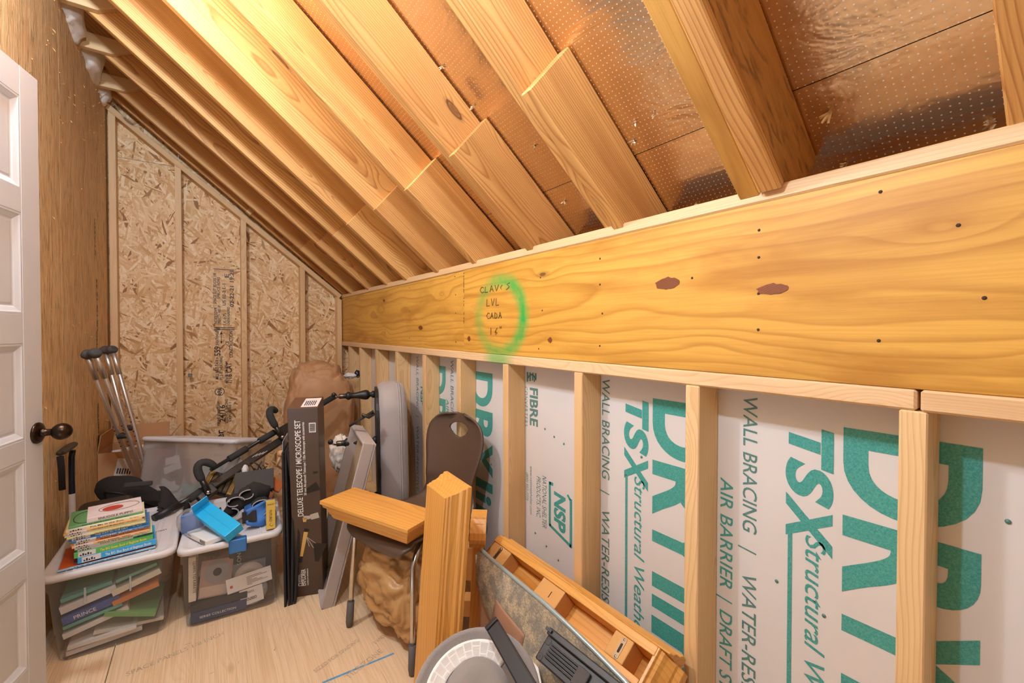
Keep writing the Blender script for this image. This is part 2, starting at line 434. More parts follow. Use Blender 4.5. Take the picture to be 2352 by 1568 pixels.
def tsx(y, z=1.042):
    x = z
    k = max(i for i in range(len(foams)) if FE[i] <= y)
    P = lambda a, b: V((XB, y-b*.087, z-.004-a*.088-.016*(b-.5)))
    MB().add([P(*q) for q in ((0, .74), (1, .74), (1, 1), (0, 1), (.34, .0), (.64, .0), (.64, .72), (.34, .72))], [(0, 1, 2, 3), (4, 5, 6, 7)], False).build('lettering', M_teal, foams[k], Matrix.Translation((-.0002, 0, 0)))
    x -= .082
    for ch, ln in (('S', .096), ('X', .118)):
        fprint(ch, x, y, .087, M_teal, length=ln, bold=.04, shear=.22); x -= ln*.86
    fprint('Structural Weather', z-.248, y-.036, .040, M_teal, length=.505, bold=.006, shear=.25)
    fprint('Barrier', z-.248-.52, y-.036, .040, M_teal, length=.20, bold=.006, shear=.25)
    k = max(i for i in range(len(foams)) if FE[i] <= y)
    MB().quad((XB, y, z-.25), (XB, y-.009, z-.25), (XB, y-.009, z-1.0), (XB, y, z-1.0)).build('underline', M_teal, foams[k], Matrix.Translation((-.0002, 0, 0)))
def wallbr(y, z=1.085):
    fprint('WALL BRACING', z, y, .035, M_tealdk, length=.335, bold=.004, shear=.12)
    fprint('|', z-.375, y, .035, M_tealdk, bold=.0, shear=.12)
    fprint('WATER-RESISTIVE BARRIER', z-.44, y, .035, M_tealdk, length=.62, bold=.004, shear=.12)
def airb(y, z=.868):
    fprint('AIR BARRIER', z, y, .034, M_teal, length=.285, bold=.006, shear=.1)
    fprint('|', z-.310, y, .034, M_teal, shear=.1)
    fprint('DRAFT STOP', z-.345, y, .034, M_teal, length=.27, bold=.006, shear=.1)
for y in (-.153, .319, .791): dryline(y)
for y in (.432, .902): tsx(y)
for y in (.534, 1.001): wallbr(y)
airb(.591)
# the next board carries the makers' marks first
fprint('FIBRE', 1.013, 1.395, .052, M_tealdk, length=.155, bold=.03)
fprint('CONVERTERS', 1.013, 1.432, .022, M_tealdk, length=.165, space=1.3)
for i in range(4):   # the square mark of stripes above FIBRE
    MB().quad((XB, 1.418-.018*i, 1.075), (XB, 1.407-.018*i, 1.075), (XB, 1.407-.018*i, 1.035+.004*i), (XB, 1.418-.018*i, 1.035+.004*i)).build('mark_stripe', M_tealdk, foams[2], Matrix.Translation((-.0002, 0, 0)))
MB().tube([(XB, 1.385+.022*math.cos(a), 1.050+.016*math.sin(a)) for a in [i*.35 for i in range(12)]], .003, 4).build('mark_ring', M_tealdk, foams[2])
fprint('NSP', .632, 1.242, .062, M_teal, length=.145, bold=.04, shear=.12)
fprint('NATIONAL SHELTER', .672, 1.315, .026, M_tealdk, length=.205, shear=.15)
fprint('PRODUCTS, INC.', .660, 1.352, .026, M_tealdk, length=.165, shear=.15)
fprint('www.nationalshelter.com', .690, 1.395, .016, M_tealdk, length=.20, shear=.15)
fprint('(800) 552-7775', .655, 1.422, .016, M_tealdk, length=.115, shear=.15)
def bar(a, b, wd):
    a, b = V((XB, *a)), V((XB, *b)); d = (b-a).normalized(); s_ = V((0, d.z, -d.y))*wd/2
    MB().quad(a-s_, a+s_, b+s_, b-s_).build('logo_bar', M_teal, foams[2], Matrix.Translation((-.0003, 0, 0)))
bar((1.272, .655), (1.250, .655), .012); bar((1.270, .66), (1.270, .487), .012); bar((1.272, .492), (1.150, .455), .012); bar((1.152, .45), (1.152, .63), .012); bar((1.17, .64), (1.155, .625), .010)
dryline(1.868); tsx(1.985); wallbr(2.096); airb(2.150); dryline(2.345); wallbr(2.56)
fprint('NSP', .9, 1.795+.7, .05, M_teal, bold=.03)
# foam nails
for (y, z) in ((1.30, .86), (1.245, .84), (1.19, .825), (1.36, .425), (1.29, .40), (1.22, .375), (.93, .31), (.84, .86), (.90, .79), (.36, .63), (.455, .66), (.10, .93), (1.70, .84), (1.69, .62), (1.72, .50), (.30, .43), (.06, .64)):
    k = max(i for i in range(len(foams)) if FE[i] <= y)
    MB().lathe([(.0, -.0), (.0042, -.0), (.0038, .0012), (0, .0015)], frame((XB, y, z), (0, 1, 0), z=(-1, 0, 0)), 8).build('nail', M_tealdk, foams[k])
# nails in the beam
for (y, z) in ((2.9, 1.45), (2.88, 1.23), (2.45, 1.5), (2.45, 1.36), (2.45, 1.2), (3.2, 1.3), (1.88, 1.51), (1.87, 1.42), (1.87, 1.33), (1.87, 1.19), (1.22, 1.44), (1.21, 1.32), (1.23, 1.18), (.93, 1.47), (.93, 1.39), (.92, 1.30), (.93, 1.2), (.62, 1.38), (.46, 1.47), (.46, 1.41), (.46, 1.33), (.46, 1.25), (.25, 1.5), (.25, 1.23), (.15, 1.42), (.12, 1.3)):
    MB().lathe([(0, 0), (.0032, 0), (.0024, .0008), (0, .0009)], frame((XF+.0001, y, z), (0, 1, 0), z=(-1, 0, 0)), 8).build('nail', M_hole, wr)
rk = random.Random(4)
M_knot = wood('knot_wood', '#8a4a1e', '#4a240e', freq=220, amt=.6, knots=0)
for (y, z, ry, rz) in ((.688, 1.373, .030, .016), (.429, 1.338, .026, .012), (1.165, 1.213, .010, .010), (2.29, 1.262, .022, .011), (1.74, 1.208, .012, .012), (2.9, 1.45, .014, .008)):
    pts = [(XF-.0004, y+ry*math.cos(a)*(1+.25*mnoise.noise(V((a*2, y, 0))))*(1.3 if math.cos(a) > .7 else 1), z+rz*math.sin(a)*(1+.3*mnoise.noise(V((a*3, y, 4))))) for a in [k*math.pi/14 for k in range(28)]]
    MB().prism(pts, (.0008, 0, 0)).build('knot', M_knot, wr)
# marker writing inside the green ring, drawn as pen strokes
STR = {'C': [[(.9,.85),(.4,1),(0,.5),(.4,0),(.9,.15)]], 'L': [[(.1,1),(0,0),(.7,.05)]], 'A': [[(0,0),(.4,1),(.8,0)], [(.15,.4),(.65,.45)]], 'V': [[(0,1),(.35,0),(.8,1)]],
       'O': [[(.4,.85),(.05,.45),(.4,.0),(.75,.45),(.4,.85)]], 'S': [[(.8,1),(.2,.85),(.75,.4),(.1,0)]], 'D': [[(.1,0),(.1,1),(.7,.7),(.7,.2),(.1,0)]], 'U': [[(0,1),(.1,.1),(.5,0),(.7,1)]],
       '1': [[(.3,1),(.3,0)]], '6': [[(.7,1),(.1,.4),(.4,0),(.7,.3),(.2,.45)]], '"': [[(.2,1.2),(.2,.9)], [(.5,1.2),(.5,.9)]]}
def hand(body, y, z, h, step):
    mb = MB()
    for i, ch in enumerate(body):
        for st in STR.get(ch, []):
            mb.tube([(XF-.0002+.003, y-step*(i+.0)-px_*step*.85, z+py_*h) for px_, py_ in st], .0012, 5)
    return mb.build('handwriting', M_pen, wr, Matrix.Translation((-.0044, 0, 0)))
hand('CLAVOS', 1.640, 1.412, .026, .040); hand('LVL', 1.585, 1.352, .030, .036); hand('CADA', 1.585, 1.297, .026, .031); hand('16"', 1.560, 1.228, .030, .036)
text('MSTRD  LVL  2.0E', (XF+.0005, 1.775, 1.52), (0, 0, -1), (0, 1, 0), .020, M_black, wr, length=.24, bold=.03)
text('NPS STAMP 16', (XF+.0005, 1.755, 1.50), (0, 0, -1), (0, 1, 0), .010, M_black, wr, length=.16, bold=.03)

# ------------------------------------------------------------------ end wall
we = tag(empty('wall_back'), kind='structure')
YE = 3.98; YS = 4.069
def osb_panel(x0, x1, z0, z1l, z1r):
    cx, cz = (x0+x1)/2, (z0+max(z1l, z1r))/2; d = .011
    pts = [(z0-cz, -(x0-cx), 0), (z1l-cz, -(x0-cx), 0), (z1r-cz, -(x1-cx), 0), (z0-cz, -(x1-cx), 0)]
    M = frame((cx, YS, cz), (0, 0, 1), y=(-1, 0, 0))
    return MB().prism([(p[0], p[1], 0) for p in pts], (0, 0, -d)).build('panel', M_osb, we, M, bevel=.0012, seg=1)
ztop = lambda x: roof(x, 0).z + .22
osb_panel(-.75, -.1445, 0, 2.455, 2.455); osb_panel(-.142, 1.12, 0, ztop(-.142), ztop(1.12))
osb_panel(-.75, -.1445, 2.459, ztop(-.75), ztop(-.1445))
ez = lambda x: 1.555+.81*(1-x)
for x in (-.517, -.163, .241, .662, .958):
    zt = ez(x+.019)-.058
    b_, t_ = [], []
    for (xx, yy) in ((x, YE), (x+.038, YE), (x+.038, YS-.001), (x, YS-.001)):
        b_.append(V((xx, yy, .038))); t_.append(V((xx, yy, ez(xx)-.0485)))
    h = (zt+.038)/2; mb = MB(); M = frame((x+.019, (YE+YS)/2, h), (0, 0, 1), y=(1, 0, 0)); Mi = M.inverted()
    mb.hexa([Mi @ p for p in b_], [Mi @ p for p in t_]).build('stud', M_stud, we, M, bevel=.002, seg=1)
board('sill_plate', (-.53, (YE+YS)/2, .019), (1.0, (YE+YS)/2, .019), (0, 1, 0), .089, .0375, M_stud, we)
ang = V((1, 0, -.81)).normalized(); upn = V((.81, 0, 1)).normalized()
board('top_plate', V((-.60, (YE+YS)/2-.001, ez(-.60)))-upn*.019, V((.998, (YE+YS)/2-.001, ez(.998)))-upn*.019, (0, 1, 0), .091, .038, M_stud, we)
MB().box((-.012, -.004, -.016), (.012, .002, .016)).build('nail_plate', M_nail, we, Matrix.Translation((-.085, YE+.03, .912)), bevel=.002)
MB().box((-.02, -.03, -.02), (.02, .03, .02)).build('block', M_stud, we, Matrix.Translation((.30, YE-.03, 2.17)) @ Matrix.Rotation(R(39), 4, 'Y'), bevel=.002, seg=1)
def stamp(body, x, z, cap, length=None, bold=.02, flip=False):
    return text(body, (x, YS-.0004, z), (0, 0, -1) if flip else (0, 0, 1), (1, 0, 0) if flip else (-1, 0, 0), cap, M_black, we, length=length, bold=bold)
MB().quad((.065, YS, 1.7245), (.20, YS, 1.7245), (.20, YS, 1.7185), (.065, YS, 1.7185)).build('stamp_line', M_black, we, Matrix.Translation((0, -.0004, 0)))
for zz in (1.268, 1.254): MB().quad((.065, YS, zz), (.20, YS, zz), (.20, YS, zz-.007), (.065, YS, zz-.007)).build('stamp_line', M_black, we, Matrix.Translation((0, -.0004, 0)))
for (b_, x, z, cap, ln) in (('7/16 CAT', .178, .826, .038, .165), ('24/16', .130, .525, .036, .135), ('rated sheathing', .098, .50, .024, .19), ('SIZED FOR SPACING', .150, .512, .020, .19), ('EXPOSURE 1', .172, .525, .018, .15),
        ('MILL NESS 0.418 in', .092, .865, .022, .17), ('PS 2-18 SHEATHING', .118, .86, .020, .18), ('559', .104, 1.045, .040, .075), ('SHEATHING SPAN', .094, 1.13, .020, .14), ('777-188 208-687-24', .150, .83, .018, .17),
        ('CONSTRUCTION', .186, 1.03, .024, .21), ('THIS SIDE DOWN', .086, 1.29, .020, .13), ('STRENGTH AXIS UP', .108, 1.29, .018, .15), ('US 0.75', .145, 1.29, .020, .09), ('ONE IN HUNDRED', .168, 1.29, .018, .14), ('SPACE SLIT EDGES 1/8', .082, 1.45, .020, .24), ('SPRUCE BDRS', .105, 1.49, .018, .17), ('US 02-2 L-1', .142, 1.44, .022, .17), ('02-22-21 19:21', .196, 1.43, .028, .285), ('user', .120, .335, .05, .13), ('CE', .160, 1.13, .022, .03), ('E', .165, 1.66, .03, .03)):
    stamp(b_, x, z, cap, ln)
mb = MB(); mb.tube([(.098+.030*math.cos(a), YS, .765+.030*math.sin(a)) for a in [i*math.pi/9 for i in range(19)]], .0022, 4); mb.build('stamp_ring', M_black, we)
stamp('APA', .112, .735, .03, .06)
mb = MB(); mb.box((.110, YS-.0006, 1.14), (.114, YS, 1.235))
for z, s_ in ((1.235, -1), (1.14, 1)): mb.add([(.112, YS-.0006, z), (.103, YS-.0006, z+s_*.02), (.121, YS-.0006, z+s_*.02)], [(0, 1, 2)])
mb.build('stamp_arrow', M_black, we)

# ------------------------------------------------------------------ left wall with the doorway
wl = tag(empty('wall_left'), kind='structure')
XL = -.53; ZT = 2.765
def lw_panel(y0, y1, z0, z1):
    cy, cz = (y0+y1)/2, (z0+z1)/2
    M = frame((XL, cy, cz), (0, 0, 1), z=(1, 0, 0))
    return MB().box((z0-cz, -(y1-y0)/2+.0008, -.012), (z1-cz, (y1-y0)/2-.0008, 0)).build('panel', M_lslw, wl, M, bevel=.001, seg=1)
lw_panel(2.82, 4.065, 0, ZT); lw_panel(1.60, 2.82, 0, ZT); lw_panel(.56, 1.60, 2.06, ZT); lw_panel(-.64, .56, 0, ZT); lw_panel(-1.2, -.64, 0, ZT)
board('top_plate', (XL-.012-.0445, -1.2, ZT-.019), (XL-.012-.0445, 4.06, ZT-.019), (1, 0, 0), .088, .037, M_stud, wl)
for y in (.54, 1.62, 2.2, 2.82, 3.3, 3.9): board('stud', (XL-.0565, y+.02, 0), (XL-.0565, y+.02, ZT-.038), (1, 0, 0), .088, .037, M_stud, wl)
board('jamb', (XL-.07, 1.585, 0), (XL-.07, 1.585, 2.05), (1, 0, 0), .115, .018, M_white, wl); board('jamb', (XL-.07, .575, 0), (XL-.07, .575, 2.05), (1, 0, 0), .115, .018, M_white, wl)
board('jamb', (XL-.07, .575, 2.052), (XL-.07, 1.585, 2.052), (1, 0, 0), .115, .018, M_white, wl)
for (b_, y, z, cap, ln, mt) in (('PRIME CERTIFIED', 3.63, .50, .034, .30, M_black), ('SHEATHING', 3.62, .92, .034, .32, M_black), ('US HS 15 33', 3.64, 1.24, .030, .32, M_black), ('STAMP', 3.60, 1.70, .026, .22, M_black)):
    text(b_, (XL+.0005, y, z), (0, 0, 1), (0, -1, 0), cap, mt, wl, length=ln, bold=.04)
# torn strand ends along the cut top of the sheathing and nail flecks on its face
rr = random.Random(5); mb = MB()
for i in range(150):
    y = rr.uniform(2.2, 3.95); z = rr.choice((rr.uniform(.4, 2.7), rr.uniform(2.2, 2.74), ZT-abs(rr.gauss(0, .03))))
    l = rr.uniform(.006, .022); d = V((rr.uniform(.1, .8), rr.uniform(-.8, .8), rr.uniform(-1, .6))).normalized()*l; s_ = V((0, 1, .3)).normalized()*rr.uniform(.0012, .003)
    p = V((XL, y, z)); mb.add([p-s_, p+s_, p+d+s_*.6, p+d-s_*.5, p+V((.004, 0, 0))+d*.4], [(0, 1, 4), (1, 2, 4), (2, 3, 4), (3, 0, 4)])
tag(mb.build('splinters', M_tuft if False else plain('splinter_wood', '#d2a764', .7), wl), kind='stuff')

# ------------------------------------------------------------------ ceiling: rafters under foil-faced deck
ce = tag(empty('ceiling'), kind='structure')
def rbox(y0, y1, o0, o1, xa, xb, name, mat, parent, under=None):
    """piece of rafter between Y y0..y1, from o0 to o1 above the underside plane, from foot xa to head xb (X on the underside)"""
    a = roof(xa, 0, (o0+o1)/2); b = roof(xb, 0, (o0+o1)/2); ym = (y0+y1)/2
    a.y = b.y = ym; L = (b-a).length
    M = frame((a+b)/2, b-a, y=RN)
    o = MB().box((-L/2, -(o1-o0)/2, -(y1-y0)/2), (L/2, (o1-o0)/2, (y1-y0)/2)).build(name, mat, under or parent, (RM[under.name].inverted() @ M) if under else M, bevel=.003, seg=1)
    RM[o.name] = M
    return o
RM = {}
RY = [.914, 1.338, 1.745, 2.127, 2.556, 2.900, 3.302, 3.758]
rbox(3.935, 3.975, 0, .185, 1.06, -1.15, 'rafter', M_raft, ce)
for i, y in enumerate(RY):
    rj = random.Random(i+40)
    r_ = rbox(y-.038, y, 0, .185, 1.10, -1.15, 'rafter', M_raft, ce)
    sx = (.66, .675, .68, .675, .66, .665, .65, .62)[i]
    t_ = rbox(y-.0775, y-.0385, -.012, .186, 1.10, sx, 'tail', M_raft, None, r_)
    if i >= 4:   # ceiling joist end on the left wall, nailed beside the rafter
        yj = y-.058
        pts = [(-1.1, yj, ZT+.001), (-.40, yj, ZT+.001), (-.30, yj, ZT+.055), (-.34, yj, ZT+.085), (-1.1, yj, ZT+.085)]
        c0 = V((-.7, yj, ZT+.04))
        MB().prism([V(p)-c0-V((0, .018, 0)) for p in pts], (0, .036, 0)).build('joist', M_stud, ce, Matrix.Translation(c0), bevel=.002, seg=1)
# the veneer rafter with its strand-lumber partner and pale nailing strip
rbox(.457, .502, -.014, .175, 1.06, -1.15, 'rafter', M_lvlr, ce)
rl = rbox(.413, .454, .002, .187, 1.06, -1.15, 'rafter', M_lsl, ce)
rbox(.409, .4545, -.022, .001, 1.0, .615, 'nailing_strip', M_raft, None, rl)
rbox(.062, .100, 0, .185, 1.10, -1.15, 'rafter', M_raft, ce); rbox(-.39, -.352, 0, .185, 1.10, -1.15, 'rafter', M_raft, ce); rbox(-.80, -.762, 0, .185, 1.10, -1.15, 'rafter', M_raft, ce)
# deck panels; the seam across the slope lies .096 m up from the wall face
s0 = 1.0-.0958*.7657
def deck(xa, xb, y0, y1):
    a = roof(xa, 0, .197); b = roof(xb, 0, .197); ym = (y0+y1)/2; a.y = b.y = ym; L = (b-a).length
    M = frame((a+b)/2, b-a, z=RN)
    return MB().box((-L/2+.001, -(y1-y0)/2+.0008, -.006), (L/2-.001, (y1-y0)/2-.0008, .006)).build('panel', M_foil, ce, M)
MB().box((-1.9, -2.75, -.008), (1.9, 2.75, .008)).build('leak_backing', M_ply, ce, frame(roof(.25, 1.4, .2135), RD, z=RN))  # unseen sheet added above the deck to stop light leaking through its seams
W4 = 1.22*.7657
deck(1.75, s0, -1.3, .84); deck(1.75, s0, .84, 4.1)
deck(s0, s0-W4, -1.3, 1.46); deck(s0, s0-W4, 1.46, 4.1); deck(s0-W4, -1.2, -1.3, .3); deck(s0-W4, -1.2, .3, 4.1)
# splintered nail ends through the foil
rr = random.Random(11)
for (x, y) in ((.52, 1.290), (.636, 1.290), (.985, .365), (1.085, .138), (1.088, .365), (1.208, .345), (1.19, .284), (1.094, .74), (1.202, .775), (1.195, .629), (.858, .784), (.894, .817), (.861, .72), (.975, 1.2), (1.153, 1.226), (.80, 1.16), (.86, 1.0)):
    c = roof(x, y, .190); mb = MB(); u = V((0, 1, 0)); big = 1.5 if x in (.985, 1.085, 1.208) else 1
    for k in range(5):
        a = rr.uniform(0, 6.28); d = (u*math.cos(a)+RD*math.sin(a)); l = rr.uniform(.006, .013)*big
        p = d*l - RN*rr.uniform(.004, .014)*big; s_ = RN.cross(d)*rr.uniform(.002, .005)*big
        mb.add([s_, -s_, p-s_*.4, p+s_*.5, (p*.5 - RN*.004)], [(0, 1, 4), (1, 2, 4), (2, 3, 4), (3, 0, 4)])
    mb.build('torn_foil', M_tuft, ce, Matrix.Translation(c))
# white insulation batts stuffed between the rafters over the left wall
for i, (ya, yb) in enumerate(((3.32, 3.70), (2.93, 3.22), (2.58, 2.82), (3.79, 3.96))):
    rj = random.Random(i); ym, hw = (ya+yb)/2, (yb-ya)/2
    def f(u, v, ym=ym, hw=hw, s_=i*7.7):
        a = u*math.pi*2; b = (v-.5)*math.pi
        d = V((math.cos(b)*math.cos(a), math.cos(b)*math.sin(a), math.sin(b)))
        q = V((abs(d.x)**.6*math.copysign(1, d.x), abs(d.y)**.5*math.copysign(1, d.y), abs(d.z)**.6*math.copysign(1, d.z)))
        k = 1+.16*mnoise.noise(d*2.3+V((s_, 0, 0)))+.05*mnoise.noise(d*8+V((s_, 3, 0)))
        return V((-.60, ym, ZT+.09))+V((q.x*.115*k, q.y*hw*k, q.z*.13*k))
    MB().grid(f, 28, 16).build('batt', M_batt, ce)

# ------------------------------------------------------------------ the open white door
dr = tag(empty('door_1', (-.424, 2.004, 0)), kind='structure')
dr.matrix_world = frame((-.424, 2.004, .012), (-.233, -.972, 0), z=(0, 0, 1)) ; dr.rotation_euler = dr.matrix_world.to_euler()
# local X runs from the free edge to the hinge, local Y points away from the room side?  (Z up)
DW, DH, DT = .711, 2.032, .035
ys_ = -1 if (dr.matrix_world.to_3x3() @ V((0, 1, 0))).x > 0 else 1    # local Y sign of the hidden side
def dbox(x0, x1, z0, z1, name='stile', d0=0):
    ya, yb = sorted((ys_*d0, ys_*DT))
    return MB().box((x0, ya, z0), (x1, yb, z1)).build(name, M_white, dr, bevel=.0012, seg=1)
PZ = [(1.660, 1.940), (1.285, 1.590), (.905, 1.196), (.560, .843), (.205, .482)]
dbox(0, .0855, 0, DH); dbox(DW-.0855, DW, 0, DH)
zc = [DH]+[z for p in PZ for z in (p[1], p[0])]+[0]
for i in range(0, len(zc), 2): dbox(.0857, DW-.0857, zc[i+1], zc[i], 'rail')
for z0, z1 in PZ:
    x0, x1 = .0857, DW-.0857; mb = MB(); Y = lambda d: ys_*d
    rings = [(0, .0005), (.006, .0005), (.010, .003), (.020, .0075), (.024, .010), (.028, .0105), (.034, .0095)]
    pr = None
    for (ins, dp) in rings:
        r_ = [V((x0+ins, Y(dp), z0+ins)), V((x1-ins, Y(dp), z0+ins)), V((x1-ins, Y(dp), z1-ins)), V((x0+ins, Y(dp), z1-ins))]
        if pr:
            for k in range(4): mb.quad(pr[k], pr[(k+1) % 4], r_[(k+1) % 4], r_[k])
        pr = r_
    mb.quad(*pr); mb.quad(*[V((p.x, Y(.030), p.z)) for p in (V((x0, 0, z0)), V((x1, 0, z0)), V((x1, 0, z1)), V((x0, 0, z1)))])
    mb.build('panel', M_white, dr)
# knob: local axis out of the visible face
kM = Matrix.Translation((.030, 0, .912)) @ (V((0, -ys_, 0)).to_track_quat('Z', 'Y').to_matrix().to_4x4())
kb = MB().lathe([(0, 0), (.033, 0), (.0335, .003), (.031, .007), (.024, .009), (.020, .0105), (0, .0105)], kM, 32).build('rose', M_bronze, dr)
MB().lathe([(0, .010), (.0135, .010), (.0138, .018), (.0115, .020), (.0105, .030), (.011, .038)], kM, 24).build('neck', M_bronze, dr)
MB().lathe([(0, .036)]+[(.0265*math.sin(a)*(1 if a < 2.2 else 1), .060-.0255*math.cos(a)) for a in [.42+i*(math.pi-.42)/14 for i in range(15)]], kM, 32).build('knob', M_bronze, dr)

# ================================================================== things
M_pine = wood('honey_pine', '#e0a552', '#b87428', freq=75, amt=.45, knots=0, rough=.38, bump=.06, streak=.15)
M_pineraw = plain('raw_fibre_block', '#cf9a58', .7)
M_chrome = plain('chrome_tube', '#cfc9c0', .22, 1); M_alu = plain('brushed_aluminium', '#ddd3c6', .42, .9)
M_rub = plain('grey_rubber', '#4c4846', .75); M_foamgrip = plain('dark_foam_grip', '#3a3836', .9, bumpy=.3, bscale=500)
M_blk = plain('black_plastic', '#242120', .45); M_blkmetal = plain('black_enamel', '#2b2622', .32); M_blkfab = plain('black_fabric', '#2b2725', .95, bumpy=.6, bscale=700)
M_navy = plain('navy_enamel', '#171c2c', .25); M_brn = plain('brown_shell_plastic', '#574335', .42, bumpy=.08, bscale=600)
M_velvet = plain('grey_velvet', '#a39c99', .95, bumpy=.4, bscale=500, Sheen_Weight=.35); M_linen = plain('grey_linen', '#aea39c', .95, bumpy=.8, bscale=420)
M_felt = plain('grey_felt', '#8d8580', 1.0, bumpy=.9, bscale=380, Sheen_Weight=.3); M_lin2 = plain('linen_inside', '#b39a78', .9)
M_tan = plain('tan_tarp', '#b98d58', .42, var=.08); M_tan2 = plain('tan_sack', '#b98d63', .6, var=.08)
M_card = plain('brown_cardboard', '#b98a5c', .8); M_card2 = plain('pinkish_cardboard', '#c9a58a', .8); M_paper = plain('white_paper', '#e8e4de', .8); M_lab = plain('white_label', '#dcd6cf', .7)
M_lid = plain('white_lid_plastic', '#d6d3d2', .45); M_fur = plain('white_fleece', '#e6dccb', 1.0, bumpy=1.0, bscale=160)
M_silver = plain('silver_piping', '#a9b6b4', .35, .4); M_pages = plain('book_pages', '#e4d8c4', .9)
def clear(name, col, body, rough=.25):
    t = NT(name); tr = t.n('ShaderNodeBsdfTransparent'); tr.inputs[0].default_value = (*lin(col), 1)
    mx = t.n('ShaderNodeMixShader'); f = t.n('ShaderNodeLayerWeight'); f.inputs[0].default_value = .25
    t.put(mx.inputs[0], t.math('MULTIPLY_ADD', f.outputs['Fresnel'], .35, body)); t.t.links.new(tr.outputs[0], mx.inputs[1]); t.t.links.new(t.b.outputs[0], mx.inputs[2])
    t.put(t.b.inputs['Base Color'], t.mix(t.noise(t.obj(), 5), '#e4e3e2', '#f2f1f0')); t.b.inputs['Roughness'].default_value = rough
    t.t.links.new(mx.outputs[0], t.t.nodes['Material Output'].inputs['Surface']); return t.m
M_clear = clear('clear_bin_plastic', '#fafafa', .10); M_clear2 = clear('hazy_bin_plastic', '#f8f8f8', .30); M_pouch = clear('clear_pouch', '#f4f6f8', .14, .12)
def col(name, c, rough=.45, **k): return plain('paint_'+name, c, rough, **k)

def TM(o, x, z=None, y=None): return frame(o, x, y=y, z=z)
def rrect(w_, d_, r, n=5):
    r = min(r, w_/2-.001, d_/2-.001); pts = []
    for cx, cy, a0 in ((w_/2-r, d_/2-r, 0), (-w_/2+r, d_/2-r, 90), (-w_/2+r, -d_/2+r, 180), (w_/2-r, -d_/2+r, 270)):
        for k in range(n+1):
            a = R(a0+90*k/n); pts.append((cx+r*math.cos(a), cy+r*math.sin(a)))
    return pts
def loft(mb, rings, cap0=True, cap1=True, smooth=True):
    """rings: list of closed loops of 3D points with equal count"""
    n = len(rings[0]); b = len(mb.v); mb.v += [tuple(p) for r_ in rings for p in r_]
    def F(f, s_): mb.f.append(f); mb.m.append(mb.mat); mb.sm.append(s_)
    for i in range(len(rings)-1):
        for j in range(n):
            j2 = (j+1) % n; F((b+i*n+j, b+i*n+j2, b+(i+1)*n+j2, b+(i+1)*n+j), smooth)
    if cap0: F(tuple(b+j for j in range(n-1, -1, -1)), False)
    if cap1: F(tuple(b+(len(rings)-1)*n+j for j in range(n)), False)
def blob(c, rx, ry, rz, seed, amp=.15, fr=2.0, crease=.0, nu=40, nv=24, pw=1.0, flat=None):
    c = V(c)
    def f(u, v):
        a = u*2*math.pi; b = (v-.5)*math.pi
        d = V((math.cos(b)*math.cos(a), math.cos(b)*math.sin(a), math.sin(b)))
        k = 1+amp*mnoise.noise(d*fr+V((seed, seed*.3, 0)))
        if crease:
            wq = d+V((mnoise.noise(d*3+V((seed, 1, 0))), mnoise.noise(d*3+V((0, seed, 2))), mnoise.noise(d*3+V((3, 0, seed)))))*.25
            f1 = mnoise.voronoi(wq*fr*1.1+V((seed, 0, 5)))[0]; f2 = mnoise.voronoi(wq*fr*2.6+V((0, seed, 9)))[0]
            k += crease*(min(f1[1]-f1[0], .5)*1.0+min(f2[1]-f2[0], .45)*.55-.35)
        q = V([math.copysign(abs(t)**pw, t) for t in d])
        p = V((q.x*rx, q.y*ry, q.z*rz))*k
        if flat is not None and p.z < -flat: p.z = -flat
        return c+p
    return MB().grid(f, nu, nv)
def local(o, M):
    """give mesh object o the matrix M in its parent"""
    o.matrix_local = M; return o

# ------------------------------------------------------------------ storage bins
def bin_(name, label, M, bw, bd, tw, td, h, mat, lid=True, latch=None, latches=()):
    t = thing(name, label, 'bin'); t.matrix_world = M
    rings = []
    L = lambda a, b, k: a+(b-a)*k
    def ring(k, z, ex=0): return [V((x, y, z)) for x, y in rrect(L(bw, tw, k)+ex, L(bd, td, k)+ex, .035)]
    mb = MB()
    loft(mb, [ring(0, .0, -.016), ring(0, .004, -.004), ring(.02, .012), ring(.30, h*.30), ring(.34, h*.32, .005), ring(.80, h*.80, .004), ring(.84, h*.83, .016), ring(.95, h*.965, .016), ring(.95, h*.967, .03), ring(.96, h*.985, .03)], True, False)
    mb.build('tub', mat, t)
    if lid:
        z0 = h*.955; mb = MB()
        R2 = lambda ex, z: [V((x, y, z)) for x, y in rrect(tw+ex, td+ex, .045)]
        loft(mb, [R2(.034, z0), R2(.036, z0+.014), R2(.030, z0+.022), R2(.018, z0+.025), R2(.004, z0+.024), R2(-.030, z0+.014), R2(-.036, z0+.0135)], True, True)
        l = mb.build('lid', M_lid, t)
        for s_ in (-1, 1):
            x = s_*tw*.30
            MB().box((x-.004, -td*.46, z0+.0125), (x+.004, td*.46, z0+.0165)).build('lid_rib', M_lid, l, bevel=.0015, seg=1)
            MB().box((s_*tw*.36-.003, -td*.44, z0+.0125), (s_*tw*.36+.003, td*.44, z0+.0155)).build('lid_rib', M_lid, l, bevel=.0015, seg=1)
    for (x, y) in latches:
        MB().box((x-.033, y-.010, h*.865), (x+.033, y+.024, h*.955+.0285)).build('latch', col('blue_latch', '#2f6fae', .35), t, bevel=.005, seg=3)
    return t
B1 = Matrix.Translation((-.295, 2.545, 0)) @ Matrix.Rotation(R(-1), 4, 'Z')
b1 = bin_('storage_bin', 'clear plastic bin of books with a white lid nearest the open door', B1, .315, .53, .365, .565, .337, M_clear)
for x in (-.075, .055):
    MB().box((x-.003, -.286, .215), (x+.003, -.278, .272)).build('rib', M_clear2, b1, bevel=.001, seg=1)
